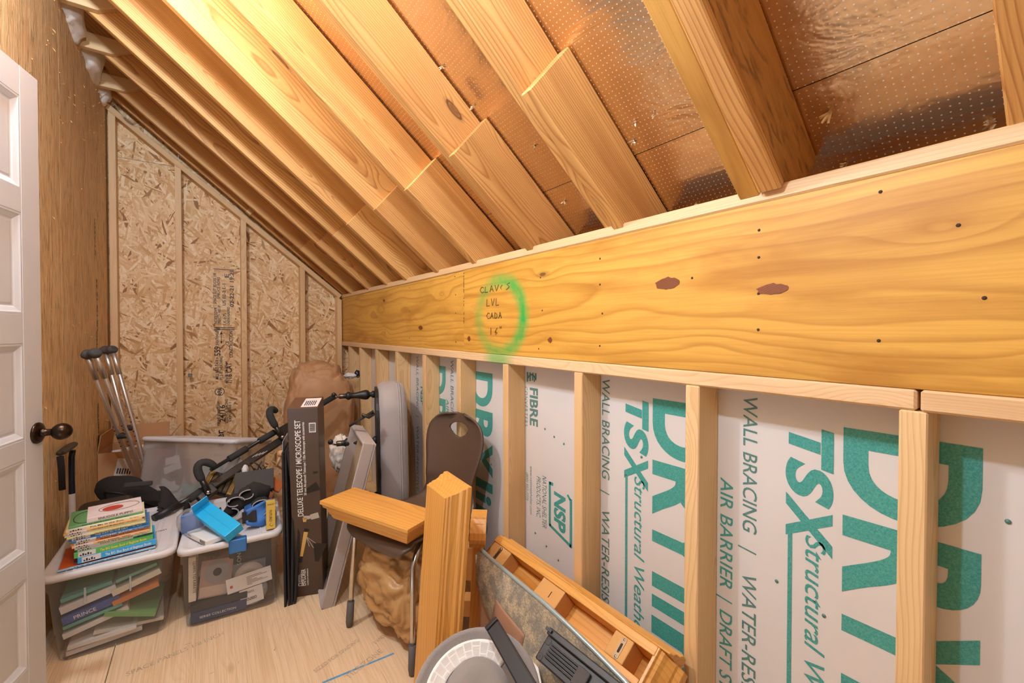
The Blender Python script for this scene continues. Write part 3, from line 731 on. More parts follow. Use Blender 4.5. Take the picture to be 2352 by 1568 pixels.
B2 = Matrix.Translation((.113, 2.490, 0)) @ Matrix.Rotation(R(-4), 4, 'Z')
b2 = bin_('storage_bin', 'clear plastic bin of discs and cases with a blue latch on its white lid', B2, .335, .53, .352, .562, .335, M_clear, latches=((.02, -.295),))

# ------------------------------------------------------------------ books
M_btext = plain('spine_ink', '#2a2420', .6); M_wtext = plain('spine_ink_white', '#f0eee8', .6); M_ytext = plain('spine_ink_yellow', '#eedd6a', .6)
def book(M, L_, D_, T_, cover, label, title=None, ink=None, blk=None, group=None, name='book', tcap=None, block_label=True, tlen=None, author=None):
    """lies flat: local X along the spine, spine on the local -Y side, Z up from its underside"""
    t = thing(name, label, 'book', group=group); t.matrix_world = M
    c = min(.0016, T_*.2)
    mb = MB(); mb.box((0, 0, 0), (L_, D_, c)); mb.box((0, 0, T_-c), (L_, D_, T_)); mb.box((0, -.0012, 0), (L_, .0008, T_))
    mb.build('cover', cover, t, bevel=.0006, seg=1)
    MB().box((.003, .001, c), (L_-.003, D_-.004, T_-c)).build('pages', M_pages, t)
    if blk:
        MB().box((L_*blk[0], -.0016, T_*.06), (L_*blk[1], 0, T_*.94)).build('spine_label', M_lab, t)
    if title:
        text(title, (L_*(blk[1] if blk else .12)+.012, -.0020, T_*.24), (1, 0, 0), (0, 0, 1), tcap or T_*.5, ink or M_btext, t, lift=0, bold=.01, length=tlen)
    if author: text(author, (L_*.80, -.0020, T_*.28), (1, 0, 0), (0, 0, 1), T_*.38, ink or M_btext, t, lift=0, length=L_*.12)
    return t
zb = .3405; rr = random.Random(3)
ST = [  # length, depth, thickness, cover, title, ink, label block, x, y, turn, what the label says
 (.285, .215, .0065, '#9ec3dc', "IT'S A FINE NEW ZOO", None, None, -.455, 2.296, 5, 'wide thin pale blue picture book at the bottom of the stack on the bin'),
 (.245, .205, .0055, '#8d4b52', None, None, None, -.415, 2.318, 6, 'thin dull red book second from the bottom of the stack on the bin'),
 (.232, .172, .0225, '#3aa6dc', 'The BIG Blue Book of Beginner Books', M_wtext, (.05, .28), -.400, 2.300, 6, 'thick sky blue picture book low in the stack on the bin'),
 (.232, .172, .0210, '#5fb45e', 'The BIG Green Book of Beginner Books', M_ytext, (.05, .26), -.410, 2.300, 6, 'thick leaf green picture book low in the stack on the bin'),
 (.228, .165, .0095, '#1f8a72', 'MULBERRY STREET', None, (.02, .72), -.404, 2.303, 7, 'dark teal picture book with a white spine panel above the thick green one'),
 (.228, .165, .0085, '#cfe2b4', 'FOX IN SOCKS', None, (.02, .26), -.408, 2.300, 6, 'pale green picture book with the title FOX IN SOCKS'),
 (.228, .165, .0085, '#e9b98a', 'GO, DOG. GO!', None, (.03, .26), -.415, 2.297, 5, 'peach picture book with the title GO, DOG. GO!'),
 (.228, .165, .0095, '#e98b3c', 'Green Eggs and Ham', None, (.04, .30), -.418, 2.300, 6, 'orange picture book with the title Green Eggs and Ham'),
 (.228, .165, .0085, '#3f7fb4', 'COME BACK', M_wtext, (.06, .30), -.416, 2.298, 5, 'mid blue picture book above the orange one in the stack'),
 (.230, .165, .0110, '#2f79ae', 'THE CAT IN THE HAT', M_wtext, (.04, .26), -.424, 2.300, 6, 'deep blue picture book with white capitals on its spine'),
 (.228, .165, .0070, '#e3d387', 'One Fish Two Fish Red Fish Blue Fish', None, (.06, .28), -.428, 2.294, 5, 'straw yellow picture book with the title One Fish Two Fish'),
 (.228, .165, .0075, '#cfd6c4', 'A FLY WENT BY', M_ytext, (.05, .28), -.434, 2.297, 6, 'pale grey green picture book with the title A FLY WENT BY'),
 (.226, .165, .0085, '#e6b56b', 'I Can Read with My Eyes Shut!', None, (.05, .28), -.437, 2.296, 5, 'amber picture book high in the stack on the bin'),
 (.228, .165, .0110, '#eee3bd', 'Put Me In the Zoo', None, (.03, .24), -.431, 2.300, 6, 'cream picture book with the title Put Me In the Zoo'),
 (.215, .180, .0085, '#6aa56a', 'Party and other Stories', None, None, -.425, 2.306, 7, 'green edged picture book with a looped grey drawing on its cover'),
 (.165, .150, .0170, '#e6d6d0', 'SNUGGLE PUPPY!', None, None, -.375, 2.312, 8, 'small pale pink board book with a red spot lying on top of the stack'),
]
for i, (L_, D_, T_, cv, ti, ink, blk, x, y, an, lab) in enumerate(ST):
    M = Matrix.Translation((x, y, zb)) @ Matrix.Rotation(R(an+rr.uniform(-.6, .6)), 4, 'Z')
    o = book(M, L_, D_, T_, col('bk%d' % i, cv, .4), lab, ti, ink, blk, 'picture books stacked on the bin', author=('Dr. Seuss' if blk and i not in (2, 3) and i > 4 else None), tlen=(L_*.60 if i in (2, 3) else (L_*.42 if blk else L_*.62)) if ti else None)
    if blk:
        for k in range(5): MB().box((L_*(blk[0]+.02+.03*k), -.0021, T_*.22), (L_*(blk[0]+.04+.03*k), -.001, T_*(.45+.2*(k % 2)))).build('spine_mark', M_btext, o)
    if i == 15:
        MB().grid(lambda u, v: V((.075+.032*u*math.cos(v*6.2832), .070+.030*u*math.sin(v*6.2832), T_+.0006)), 3, 20).build('red_spot', col('red_spot', '#c2432f', .5), o)
        MB().tube([(.095+.062*math.cos(a), .075+.045*math.sin(a), T_+.0004) for a in [k*.33 for k in range(20)]], .0009, 4).build('drawn_loop', M_btext, o)
    if i == 14: MB().tube([(.045+.035*math.cos(a), .080+.07*math.sin(a), T_+.0004) for a in [k*.33 for k in range(20)]], .0012, 4).build('drawn_loop', M_btext, o)
    if i == 0: MB().quad((.003, .003, T_+.0003), (.278, .003, T_+.0003), (.278, .208, T_+.0003), (.003, .208, T_+.0003)).build('cover_art', col('orange_cover', '#d65a1e', .4), o)
    zb += T_+.0004
# books inside the first bin (piled flat, leaning on each other)
IN = [  # x, y, z, turn, tilt about Y, tilt about X, length, depth, thick, cover, label
 (-.435, 2.300, .010, 3, 2, 0, .22, .30, .018, '#ddd5cb', 'pale paperback lying on the floor of the bin of books'),
 (-.43, 2.295, .034, -3, 3, 0, .20, .29, .014, '#e8e2da', 'white book second from the floor of the bin of books'),
 (-.36, 2.300, .062, 4, -8, 0, .215, .28, .012, '#d8cdbd', 'cream book lying under the green one in the bin of books'),
 (-.44, 2.295, .080, 3, 12, 0, .19, .27, .020, '#e6e0d8', 'thick white book with fanned pages in the bin of books'),
 (-.33, 2.296, .125, -4, -19, 0, .165, .25, .018, '#7cb068', 'bright green book tilted to the right in the bin of books'),
 (-.44, 2.292, .118, 2, 10, 0, .17, .24, .011, '#6fb0a0', 'sea green paperback under the dark blue one in the bin of books'),
 (-.44, 2.292, .135, 3, 11, 0, .165, .24, .028, '#4a62a8', 'dark blue book with a pale edge in the bin of books'),
 (-.30, 2.294, .155, 3, 12, 0, .145, .25, .020, '#d98a48', 'orange book tucked under a white one in the bin of books'),
 (-.445, 2.292, .178, 3, 12, 0, .16, .25, .028, '#e9e7e6', 'white notebook above the dark blue book in the bin of books'),
 (-.30, 2.292, .195, 2, 16, 0, .155, .26, .024, '#e9e3cf', 'cream board book at the upper right in the bin of books'),
 (-.445, 2.292, .222, 2, 9, 0, .145, .25, .014, '#74b8a6', 'green book topmost at the left in the bin of books'),
 (-.29, 2.296, .243, 2, 14, 0, .13, .26, .012, '#86b8a4', 'pale green book topmost at the right in the bin of books'),
]
for i, (x, y, z, tz, ty, tx, L_, D_, T_, cv, lab) in enumerate(IN):
    M = Matrix.Translation((x, y, z)) @ Matrix.Rotation(R(tz), 4, 'Z') @ Matrix.Rotation(R(-ty), 4, 'Y')
    book(M, L_, D_, T_, col('ib%d' % i, cv, .6), lab, 'PRINCE' if i == 6 else None, M_wtext, None, 'books inside the bin by the door')
# contents of the second bin
def boxthing(name, label, cat, M, s_, mat, bevel=.0015, group=None, kids=()):
    o = MB().box((0, 0, 0), s_).build(name, mat, None, bevel=bevel, seg=2); o.matrix_world = M; tag(o, label, cat, group); return o
def B2L(x, y, z, rx=0, ry=0, rz=0): return B2 @ Matrix.Translation((x, y, z)) @ Matrix.Rotation(R(rz), 4, 'Z') @ Matrix.Rotation(R(ry), 4, 'Y') @ Matrix.Rotation(R(rx), 4, 'X')
G2 = 'cases and papers inside the second bin'
o = boxthing('media_case', 'dark blue media case lying flat on the floor of the second bin', 'case', B2L(-.150, -.252, .010), (.20, .24, .042), col('case_blue', '#27365e', .35), group=G2)
text('SERIES COLLECTION', (.03, -.0006, .014), (1, 0, 0), (0, 0, 1), .010, M_wtext, o, length=.13)
boxthing('media_case', 'grey cream box lying under the dark blue case in the second bin', 'case', B2L(-.145, .0, .008), (.2, .2, .03), col('case_cream', '#cbb8a4', .5), group=G2)
boxthing('media_case', 'black slim case lying on the blue one in the second bin', 'case', B2L(-.152, -.250, .056, 4), (.205, .22, .030), M_blk, group=G2)
o = boxthing('disc_box', 'flat box with a printed face standing at the left of the second bin', 'case', B2L(-.128, -.230, .095, -14, 5), (.118, .018, .150), col('print_brown', '#b9998a', .5), group=G2)
MB().grid(lambda u, v: V((.062+.048*u*math.cos(v*6.2832), -.0012, .098+.048*u*math.sin(v*6.2832))), 3, 28).build('printed_disc', col('disc_grey', '#9c9894', .4), o)
MB().grid(lambda u, v: V((.062+.016*u*math.cos(v*6.2832), -.0020, .098+.016*u*math.sin(v*6.2832))), 2, 20).build('disc_hub', M_blk, o)
MB().box((.004, -.0012, .006), (.114, 0, .045)).build('printed_band', col('band_pale', '#d6bfae', .5), o)
o = boxthing('book', 'narrow cream book standing at the left corner of the second bin', 'book', B2L(-.158, -.245, .10, -3), (.026, .12, .185), M_pages, group=G2)
text('LEARN TO KARATE', (.016, -.0006, .165), (0, 0, -1), (1, 0, 0), .011, M_btext, o, length=.13)
o = boxthing('media_case', 'tall black box with small white lettering in the middle of the second bin', 'case', B2L(-.015, -.215, .085, -8), (.165, .05, .215), M_blk, group=G2)
text('ANOS', (.030, -.0006, .175), (0, 0, -1), (1, 0, 0), .016, M_lab, o, length=.07)
for k, (x, z, r_, nm) in enumerate(((.062, .120, .060, 'pale disc in a clear square sleeve in the second bin'), (.072, .055, .060, 'grey disc behind the white slip in the second bin'))):
    t = thing('disc', nm, 'disc', group='discs in the second bin'); t.matrix_world = B2L(x, -.232-.006*k, z+.02, 78+k*8)
    MB().lathe([(.010, 0), (r_, 0), (r_, .0012), (.010, .0012), (.010, 0)], None, 40).build('disc_face', col('disc%d' % k, ('#cdbfb0', '#a8a5a2')[k], .3), t)
    if k == 0: MB().box((-.064, -.064, -.002), (.064, .064, -.0012)).build('sleeve', M_pouch, t)
o = boxthing('receipt', 'white paper slip with grey print against the front of the second bin', 'paper', B2L(-.020, -.2505, .092, 0, -6), (.172, .0012, .066), M_paper, bevel=0, group='paper slips in the second bin')
for k in range(7): MB().box((.075, -.0006, .012+.006*k), (.075+.02*(1+(k*3) % 4), 0, .0135+.006*k)).build('print_line', M_btext, o)
MB().box((.012, -.0006, .022), (.022, 0, .034)).build('red_mark', col('red_mark', '#c4482e'), o)
o = boxthing('card', 'white card printed with a shop name low in the second bin', 'paper', B2L(.030, -.2485, .020, 0, -6), (.088, .0012, .072), M_paper, bevel=0, group='paper slips in the second bin')
text('COSTCO', (.062, -.0007, .030), (-1, 0, 0), (0, 0, -1), .012, M_btext, o, length=.045, bold=.03)
text('3250', (.055, -.0007, .060), (-1, 0, 0), (0, 0, -1), .009, M_btext, o, length=.025)

# ------------------------------------------------------------------ crutches, cane
def crutch(label, pad, low, side):
    pad, low, side = V(pad), V(low), V(side).normalized()
    ax = (low-pad).normalized(); tip = low + ax*(low.z/-ax.z)
    t = thing('crutch', label, 'crutch', tuple(tip), group='aluminium crutches in the corner'); T = lambda p: V(p)-tip
    L_ = (tip-pad).length
    n_ = ax.cross(side).normalized()
    for s_ in (-1, 1):
        top = pad+side*s_*.024+ax*.022; mid = pad+ax*L_*.55+side*s_*.027; j = pad+ax*L_*.74+side*s_*.014; end = pad+ax*L_*.80+side*s_*.012
        u = MB().tube([T(p) for p in (top, pad+ax*L_*.3+side*s_*.026, mid, pad+ax*L_*.65+side*s_*.024, j, end)], .0115, 12).build('upright', M_alu, t)
        MB().tube([T(top+ax*.0), T(top+ax*.13)], .0135, 12).build('sleeve', M_alu, u)
        for k in range(6):
            p = pad+ax*(L_*.36+.030*k)+side*s_*.0262
            MB().lathe([(0, .0003), (.0042, .0003), (.004, 0)], frame(T(p)-n_*.0113*(1 if n_.y > 0 else -1), ax, z=-n_ if n_.y > 0 else n_), 8).build('adjust_hole', M_hole, u)
    MB().tube([T(pad+ax*L_*.70), T(tip-ax*.03)], .0125, 12).build('lower_leg', M_alu, t)
    MB().tube([T(tip-ax*.045), T(tip-ax*.0)], [.014, .019], 12).build('tip', M_rub, t)
    # saddle shaped underarm pad
    rs = [.019, .026, .027, .023, .021, .023, .027, .026, .019]
    pts = [T(pad+side*(.040*(k-4)/4)+(-ax)*(.014*((k-4)/4)**2-.004)) for k in range(9)]
    MB().tube(pts, rs, 14, sq=(.95, 1.1)).build('underarm_pad', M_rub, t, sub=1)
    g = pad+ax*L_*.42
    MB().tube([T(g-side*.027), T(g-side*.02), T(g), T(g+side*.02), T(g+side*.027)], [.014, .0165, .0175, .0165, .014], 12).build('hand_grip', M_foamgrip, t)
    return t
crutch('aluminium crutch leaning in the corner with its pad nearest the door', (-0.455, 2.947, 1.131), (-0.320, 3.420, 0.346), (.70, -.60, .12))
crutch('aluminium crutch leaning in the corner with its pad against the end wall stud', (-0.463, 3.500, 1.130), (-0.303, 3.450, 0.334), (.75, -.60, .05))
t = thing('cane', 'black cane with an offset handle and wrist strap leaning on the left wall', 'cane', (-.512, 2.66, 0))
c0 = V((-.512, 2.66, 0)); P_ = lambda p: V(p)-c0
tp = V((-0.508, 2.831, 0.664))
MB().tube([P_((-.512, 2.66, .02)), P_(tp+V((0, 0, -.30))), P_(tp+V((0, 0, -.05))), P_(tp+V((0, .003, -.01))), P_(tp+V((.004, .004, .022)))], .0115, 12).build('shaft', M_navy, t)
MB().tube([P_((-.512, 2.66, .0)), P_((-.512, 2.66, .045))], [.019, .014], 12).build('tip', M_rub, t)
h0 = V((-0.485, 2.532, 0.740)); h1 = V((-0.505, 2.850, 0.710))
hd = h1-h0
MB().tube([P_(h0-hd*.1), P_(h0), P_(h0+hd*.5), P_(h1), P_(h1+hd*.12)], [.010, .015, .017, .017, .010], 12, sq=(.8, 1.2)).build('handle', M_blk, t, sub=1)
MB().tube([P_(h0-hd*.05+V((0, 0, -.012))), P_(V((-0.490, 2.562, 0.670))), P_(V((-0.495, 2.597, 0.569)))], .012, 8, sq=(.25, .9)).build('wrist_strap', M_blkfab, t)
sl = tp+V((0, 0, -.30)); MB().tube([P_(sl+V((0, 0, .12))), P_(sl), P_(sl+V((-.0005, .002, -.12)))], .0121, 12, caps=False).build('paper_band', M_lab, t)

# ------------------------------------------------------------------ cardboard box behind the crutches
bx = Matrix.Translation((-.365, 3.70, 0)) @ Matrix.Rotation(R(-5), 4, 'Z')
t = thing('cardboard_box', 'open brown cardboard box with a white shipping label behind the crutches', 'box'); t.matrix_world = bx
W_, D_, H_ = .150, .15, .50; th = .004
for nm, lo, hi in (('side_panel', (-W_, -D_, .004), (W_, -D_+th, H_)), ('side_panel', (-W_, D_-th, .004), (W_, D_, H_)), ('side_panel', (-W_, -D_+th, .004), (-W_+th, D_-th, H_)), ('side_panel', (W_-th, -D_+th, .004), (W_, D_-th, H_)), ('base_panel', (-W_, -D_, 0), (W_, D_, .004))):
    MB().box(lo, hi).build(nm, M_card, t)
for (o_, ax_, an) in (((0, D_, H_), 'X', -18), ((W_, 0, H_), 'Y', 38), ((-W_, 0, H_), 'Y', 8)):
    M = Matrix.Translation(o_) @ Matrix.Rotation(R(an), 4, ax_)
    MB().box(((-W_ if ax_ == 'X' else -th/2), (-th/2 if ax_ == 'X' else -D_), 0), ((W_ if ax_ == 'X' else th/2), (th/2 if ax_ == 'X' else D_), .11)).build('flap', M_card, t, M)
l = MB().box((-.06, -.0008, 0), (.05, 0, .105)).build('shipping_label', M_lab, t, Matrix.Translation((-.02, -D_, .345)) @ Matrix.Rotation(R(12), 4, 'Y'))
for k in range(8): MB().box((-.05+.012*k, -.0014, .012), (-.044+.012*k, -.0008, .045)).build('barcode_bar', M_btext, l)
for k, (x, y, an, s_) in enumerate(((-.03, -.02, 20, .16), (.05, .03, -25, .15), (.02, -.08, 8, .17))):
    boxthing('packing_foam', ('white packing foam bar at the left in the open cardboard box', 'white packing foam bar lying across the open cardboard box', 'white packing foam bar at the front in the open cardboard box')[k], 'foam', bx @ Matrix.Translation((x-.08, y, H_-.055+.012*k)) @ Matrix.Rotation(R(an), 4, 'Z'), (s_, .05, .03), M_paper, bevel=.004, group='packing pieces in the cardboard box')

# ------------------------------------------------------------------ clutter behind and on the bins
t = thing('padded_bag', 'soft black padded bag flopped between the bins and the crutches', 'bag', (-0.318, 2.980, 0.322))
o0 = V(t.location)
pts = [V(p)-o0 for p in ((-0.446, 2.980, 0.408), (-0.411, 2.990, 0.424), (-0.344, 2.990, 0.400), (-0.267, 2.990, 0.341), (-0.177, 2.980, 0.281), (-0.092, 2.960, 0.238))]
def thick(pts, rad, seed, n=18, sub=4, amp=.12, sq=(1, 1)):
    """lumpy soft roll along points"""
    P = []; Rr = []
    for i in range(len(pts)-1):
        for k in range(sub):
            f = k/sub; P.append(pts[i].lerp(pts[i+1], f)); Rr.append(rad[i]*(1-f)+rad[i+1]*f)
    P.append(pts[-1]); Rr.append(rad[-1])
    mb = MB(); mb.tube(P, Rr, n, sq=sq)
    for i, v in enumerate(mb.v):
        v = V(v); c = P[min(i//n, len(P)-1)]; d = v-c
        mb.v[i] = tuple(c+d*(1+amp*mnoise.noise(v*14+V((seed, 0, 0)))+amp*.5*mnoise.noise(v*40+V((seed, 2, 0)))))
    return mb
thick(pts, [.030, .078, .090, .075, .050, .028], 1, sq=(1, .8)).build('body', M_blkfab, t, sub=1)
MB().tube([p+V((0, -.07, .02)) for p in pts[1:5]], .004, 6).build('piping', M_blk, t)
for k in range(3):
    a = V((-0.196, 2.880, 0.433))-o0; b = V((-0.074, 2.820, 0.352))-o0
    dz = V((0, -.03*k, -.035*k))
    MB().grid(lambda u, v, a=a, b=b, dz=dz, k=k: a.lerp(b, u)+dz+V((.012*math.sin(v*3), -.13*v, -.055*v+.018*math.sin(u*7+k)+.012*math.sin(v*5+k*2)-.02*u)), 14, 8).build('flap', M_blkfab, t, solid=.006)
MB().box((-.05, -.012, -.018), (.06, .012, .018)).build('grip_sleeve', M_foamgrip, t, TM(V((-0.278, 2.840, 0.476))-o0, (1, .1, -.12), z=(0, -1, .3)), bevel=.006)
t = MB().box((-.095, -.075, 0), (.095, .075, .128)).build('plastic_case', M_blk, None, bevel=.03, seg=4)
t.matrix_world = Matrix.Translation((-.365, 2.655, .3405)) @ Matrix.Rotation(R(6), 4, 'Z'); tag(t, 'rounded black case on the bin lid directly behind the stacked picture books', 'case')
# clear bin stood leaning back against the end wall, white lid upward
t3 = bin_('storage_bin', 'hazy clear bin of paper scraps leaning back against the end wall', Matrix.Translation((-.030, 3.165, .215)) @ Matrix.Rotation(R(-42), 4, 'Z') @ Matrix.Rotation(R(-13), 4, 'X'), .55, .30, .575, .32, .375, M_clear2)
B3 = t3.matrix_world.copy()
tb = MB().box((-.27, -.17, 0), (.27, .17, .205)).build('cardboard_box', M_card, None, bevel=.003); tb.matrix_world = Matrix.Translation((-.03, 3.165, 0)) @ Matrix.Rotation(R(-42), 4, 'Z'); tag(tb, 'closed brown cardboard box underneath the leaning hazy bin', 'box')
rj = random.Random(21)
for k in range(16):
    x = rj.uniform(-.21, .20); z = rj.uniform(.03, .235); y = -.125+.010*(k % 4)
    nm = ('white paper scrap pressed against the front of the leaning hazy bin', 'pale green paper scrap inside the leaning hazy bin')[k % 5 == 4]
    o = MB().box((0, 0, 0), (rj.uniform(.05, .14), .0015, rj.uniform(.02, .06))).build('paper_scrap', M_paper if k % 5 != 4 else col('pale_green', '#a9c2b4', .7), None)
    o.matrix_world = B3 @ Matrix.Translation((x, y, z)) @ Matrix.Rotation(R(rj.uniform(-35, 25)), 4, 'Y') @ Matrix.Rotation(R(rj.uniform(-8, 2)), 4, 'X'); tag(o, nm, 'paper', 'paper scraps in the leaning bin' if k % 5 != 4 else 'green scraps in the leaning bin')
# folding exercise frame lying across the bins
A = V((-0.203, 2.660, 0.350)); Bq = V((-0.025, 2.780, 0.388)); Cq = V((0.439, 3.000, 0.597)); Dq = V((0.739, 3.120, 0.796))
t = thing('folding_frame', 'black steel folding frame with foam hook grips lying slantwise over both bins', 'frame', tuple(A))
T = lambda p: V(p)-A
MB().tube([T(A), T(A.lerp(Bq, .62))], .0165, 14).build('lower_sleeve', M_blk, t)
MB().tube([T(A.lerp(Bq, .3)), T(Bq.lerp(Cq, .12))], .0125, 12).build('inner_tube', M_blkmetal, t)
MB().tube([T(A.lerp(Bq, .75)), T(Bq.lerp(Cq, .02)+V((0, 0, .012)))], .019, 14).build('foam_sleeve', M_foamgrip, t)
ln = (Cq-Bq).length; Mb = TM(T((Bq+Cq)/2), Cq-Bq, z=(0, -.75, .65))
MB().box((-ln/2, -.021, -.014), (ln/2, .021, .014)).build('main_rail', M_blkmetal, t, Mb, bevel=.004)
for k in range(4): MB().box((.02+.016*k, .004-.006*k, .0141), (.055+.016*k, .0065-.006*k, .0146)).build('white_stripe', M_lab, t, Mb)
off = V((-.035, .03, .062))
U0 = Bq.lerp(Cq, .18)+off; U1 = Cq+off*.8
MB().tube([T(U0), T(U1), T(Dq)], .0105, 12).build('upper_rod', M_blkmetal, t)
for f0, f1, r_ in ((.22, .45, .0185), (.62, .84, .0185)): MB().tube([T(U0.lerp(U1, f0)), T(U0.lerp(U1, f1))], r_, 14).build('foam_sleeve', M_foamgrip, t)
MB().tube([T(U1.lerp(Dq, .1)), T(Dq)], .0185, 14).build('foam_sleeve', M_foamgrip, t)
def hook(base, top, bend, nm):
    b, tpp = V(base), V(top); d = (tpp-b)
    MB().tube([T(b), T(b+d*.45)], .0135, 12).build('post', M_blkmetal, t)
    q = [b+d*.38, b+d*.70, b+d*.92+V(bend)*.10, b+d*1.08+V(bend)*.35, b+d*1.10+V(bend)*.70, b+d*.98+V(bend)*.98, b+d*.82+V(bend)*1.1]
    MB().tube([T(p) for p in q], [.020, .021, .0215, .0215, .021, .020, .014], 14).build('hook_grip', M_foamgrip, t, sub=1)
    MB().lathe([(0, .016), (.010, .016), (.010, .0), (0, 0)], TM(T(b+V((0, -.014, 0))), (1, 0, 0), z=(0, -1, .2)), 12).build('bolt', M_chrome, t)
hook((0.012, 2.740, 0.408), (-0.046, 2.740, 0.551), (.075, .02, -.004), 'a'); hook((0.381, 2.930, 0.603), (0.308, 2.930, 0.744), (.04, .06, .02), 'b')
MB().box((-.045, -.03, -.02), (.045, .03, .02)).build('joint_block', M_blkmetal, t, TM(T(V((0.404, 2.970, 0.624))), Cq-Bq, z=(0, -.75, .65)), bevel=.005)
MB().box((-.045, -.028, -.02), (.045, .028, .02)).build('joint_block', M_blkmetal, t, TM(T(V((0.004, 2.780, 0.386))), Cq-Bq, z=(0, -.75, .65)), bevel=.005)

# ------------------------------------------------------------------ things heaped on the second bin's lid
ZL = .3405
def seton(o, M, lab, cat, group=None): o.matrix_world = M; return tag(o, lab, cat, group)
def ori(o, x, z): return TM(V(o), V(x), z=V(z))
# bright blue carton
t = thing('carton', 'bright sky blue open carton with a flap up lying on the bin of discs', 'box'); t.matrix_world = TM((.045, 2.285, .408), (.46, -.84, -.24), z=(-.30, -.42, .85))
MB().box((-.118, -.036, -.020), (.118, .036, .020)).build('body', col('sky_blue', '#27b4ea', .35), t, bevel=.002)
MB().box((-.001, -.034, 0), (.001, .034, .055)).build('flap', col('sky_blue', '#27b4ea', .35), t, Matrix.Translation((-.117, 0, .020)) @ Matrix.Rotation(R(20), 4, 'Y'))
MB().box((-.117, -.003, .0200), (.117, -.002, .0204)).build('fold_line', col('sky_dark', '#1a86b8', .4), t)
o = seton(MB().box((-.085, -.036, 0), (.085, .036, .020)).build('carton', M_paper, None, bevel=.002), Matrix.Translation((.000, 2.300, ZL+.001)) @ Matrix.Rotation(R(-66), 4, 'Z'), 'flat white carton with a barcode under the sky blue one', 'box')
for k in range(9): MB().box((.030+.005*k, -.0365, .003), (.032+.005*k+.001*(k % 2), -.0358, .016)).build('barcode_bar', M_btext, o)
text('OPEN', (-.075, -.0366, .006), (1, 0, 0), (0, 0, 1), .008, M_btext, o, lift=0, length=.03)
# clear pouch with blue sachets
t = thing('pouch', 'clear plastic pouch of blue sachets at the left edge of the discs bin', 'bag'); t.matrix_world = Matrix.Translation((-.040, 2.405, ZL)) @ Matrix.Rotation(R(20), 4, 'Z')
blob((0, 0, .050), .060, .075, .050, 4, .10, 2.5, .06, pw=.75, flat=.0495).build('film', M_pouch, t)
for k in range(5):
    MB().box((-.028, -.005, -.045), (.028, .005, .045)).build('sachet', col('sachet_blue%d' % (k % 2), ('#4f7fc4', '#7aa3d8')[k % 2], .35), t, Matrix.Translation((-.026+.013*k, -.01+.006*k, .048)) @ Matrix.Rotation(R(15*k-20), 4, 'Z') @ Matrix.Rotation(R(14-5*k), 4, 'X'), bevel=.003)
# blue and black support brace with curled straps
t = thing('brace', 'blue and black elastic support brace with curled grey edged straps on the discs bin', 'brace', (.165, 2.365, ZL)); 
def cuff(u, v):
    a = -1.9+u*3.9; r_ = .066+.012*math.sin(v*6)+.006*mnoise.noise(V((u*4, v*4, 1)))
    return V((.01+r_*1.25*math.cos(a)*(.75+.3*v), -.035+r_*.65*math.sin(a), .012+.085*v+.014*math.sin(a*2+v*3)))
MB().grid(cuff, 28, 10).build('cuff', col('brace_blue', '#4a80cc', .8, bumpy=.4, bscale=500), t, solid=.006)
MB().grid(lambda u, v: V((-.03+.055*u, -.088+.006*math.sin(u*5)+.02*v, .035+.045*v)), 8, 8).build('patch', M_blkfab, t, solid=.004)
for k, (x, y, z, r_, l_, ph) in enumerate(((-.055, .005, .115, .026, .05, 0), (-.005, .015, .135, .024, .05, 1.2), (-.075, -.01, .075, .030, .045, 2.4), (.045, -.02, .085, .026, .045, .6), (.078, -.05, .045, .022, .05, 4.1))):
    def loop(u, v, k=k, x=x, y=y, z=z, r_=r_, l_=l_, ph=ph):
        a = ph+u*5.2; r2 = r_*(1-.35*u)
        return V((x+r2*1.5*math.cos(a), y-l_/2+l_*v, z+r2*math.sin(a)))
    MB().grid(loop, 26, 3).build('strap', M_blkfab, t, solid=.005)
    MB().tube([loop(u/26, -.02) for u in range(27)], .0028, 6).build('strap_edge', col('edge_grey', '#a8a4a0', .8), t)
thick([V((-.09, .0, .06)), V((-.03, .03, .10)), V((.03, .05, .125)), V((.09, .05, .11))], [.02, .04, .045, .03], 8, amp=.2).build('pad', M_blkfab, t)
# cards, cases, books
o = seton(MB().box((-.055, -.02, 0), (.055, .02, .018)).build('small_carton', col('red_carton', '#c44a2a', .45), None, bevel=.002), ori((0.222, 2.420, 0.409), (.9, -.25, -.38), (.25, -.5, .85)), 'red and white striped small carton beside the blue brace', 'box')
MB().box((-.054, -.0206, .001), (.054, -.0198, .009)).build('white_band', M_paper, o); text('TESTED', (-.05, -.0210, .011), (1, 0, 0), (0, 0, 1), .006, M_wtext, o, lift=0, length=.05)
o = seton(MB().box((-.05, -.035, 0), (.05, .035, .014)).build('wallet', col('rust_leather', '#b4602c', .6, bumpy=.3), None, bevel=.003), ori((0.287, 2.580, 0.434), (.8, -.2, -.55), (.3, -.6, .75)), 'rust orange leather wallet above the red and white carton', 'wallet')
o = seton(MB().box((-.055, -.03, 0), (.055, .03, .022)).build('glasses_case', col('brown_leather', '#8a5230', .7, bumpy=.4), None, bevel=.008, seg=3), ori((0.228, 2.520, 0.406), (.85, -.2, -.48), (.25, -.5, .8)), 'scuffed brown leather case tucked between the brace and the rust wallet', 'case')
o = seton(MB().box((-.0185, -.014, 0), (.0185, .014, .125)).build('small_carton', col('mustard', '#d8b24a', .5), None, bevel=.0012), Matrix.Translation((.243, 2.242, ZL)) @ Matrix.Rotation(R(-4), 4, 'Z') @ Matrix.Rotation(R(-4), 4, 'X'), 'upright mustard yellow carton lettered FUTURO at the right end of the bin', 'box')
text('FUTURO', (-.006, -.0146, .085), (0, 0, -1), (1, 0, 0), .011, M_btext, o, length=.050); text('WRAP', (-.013, -.0146, .108), (1, 0, 0), (0, 0, 1), .006, M_btext, o, length=.026)
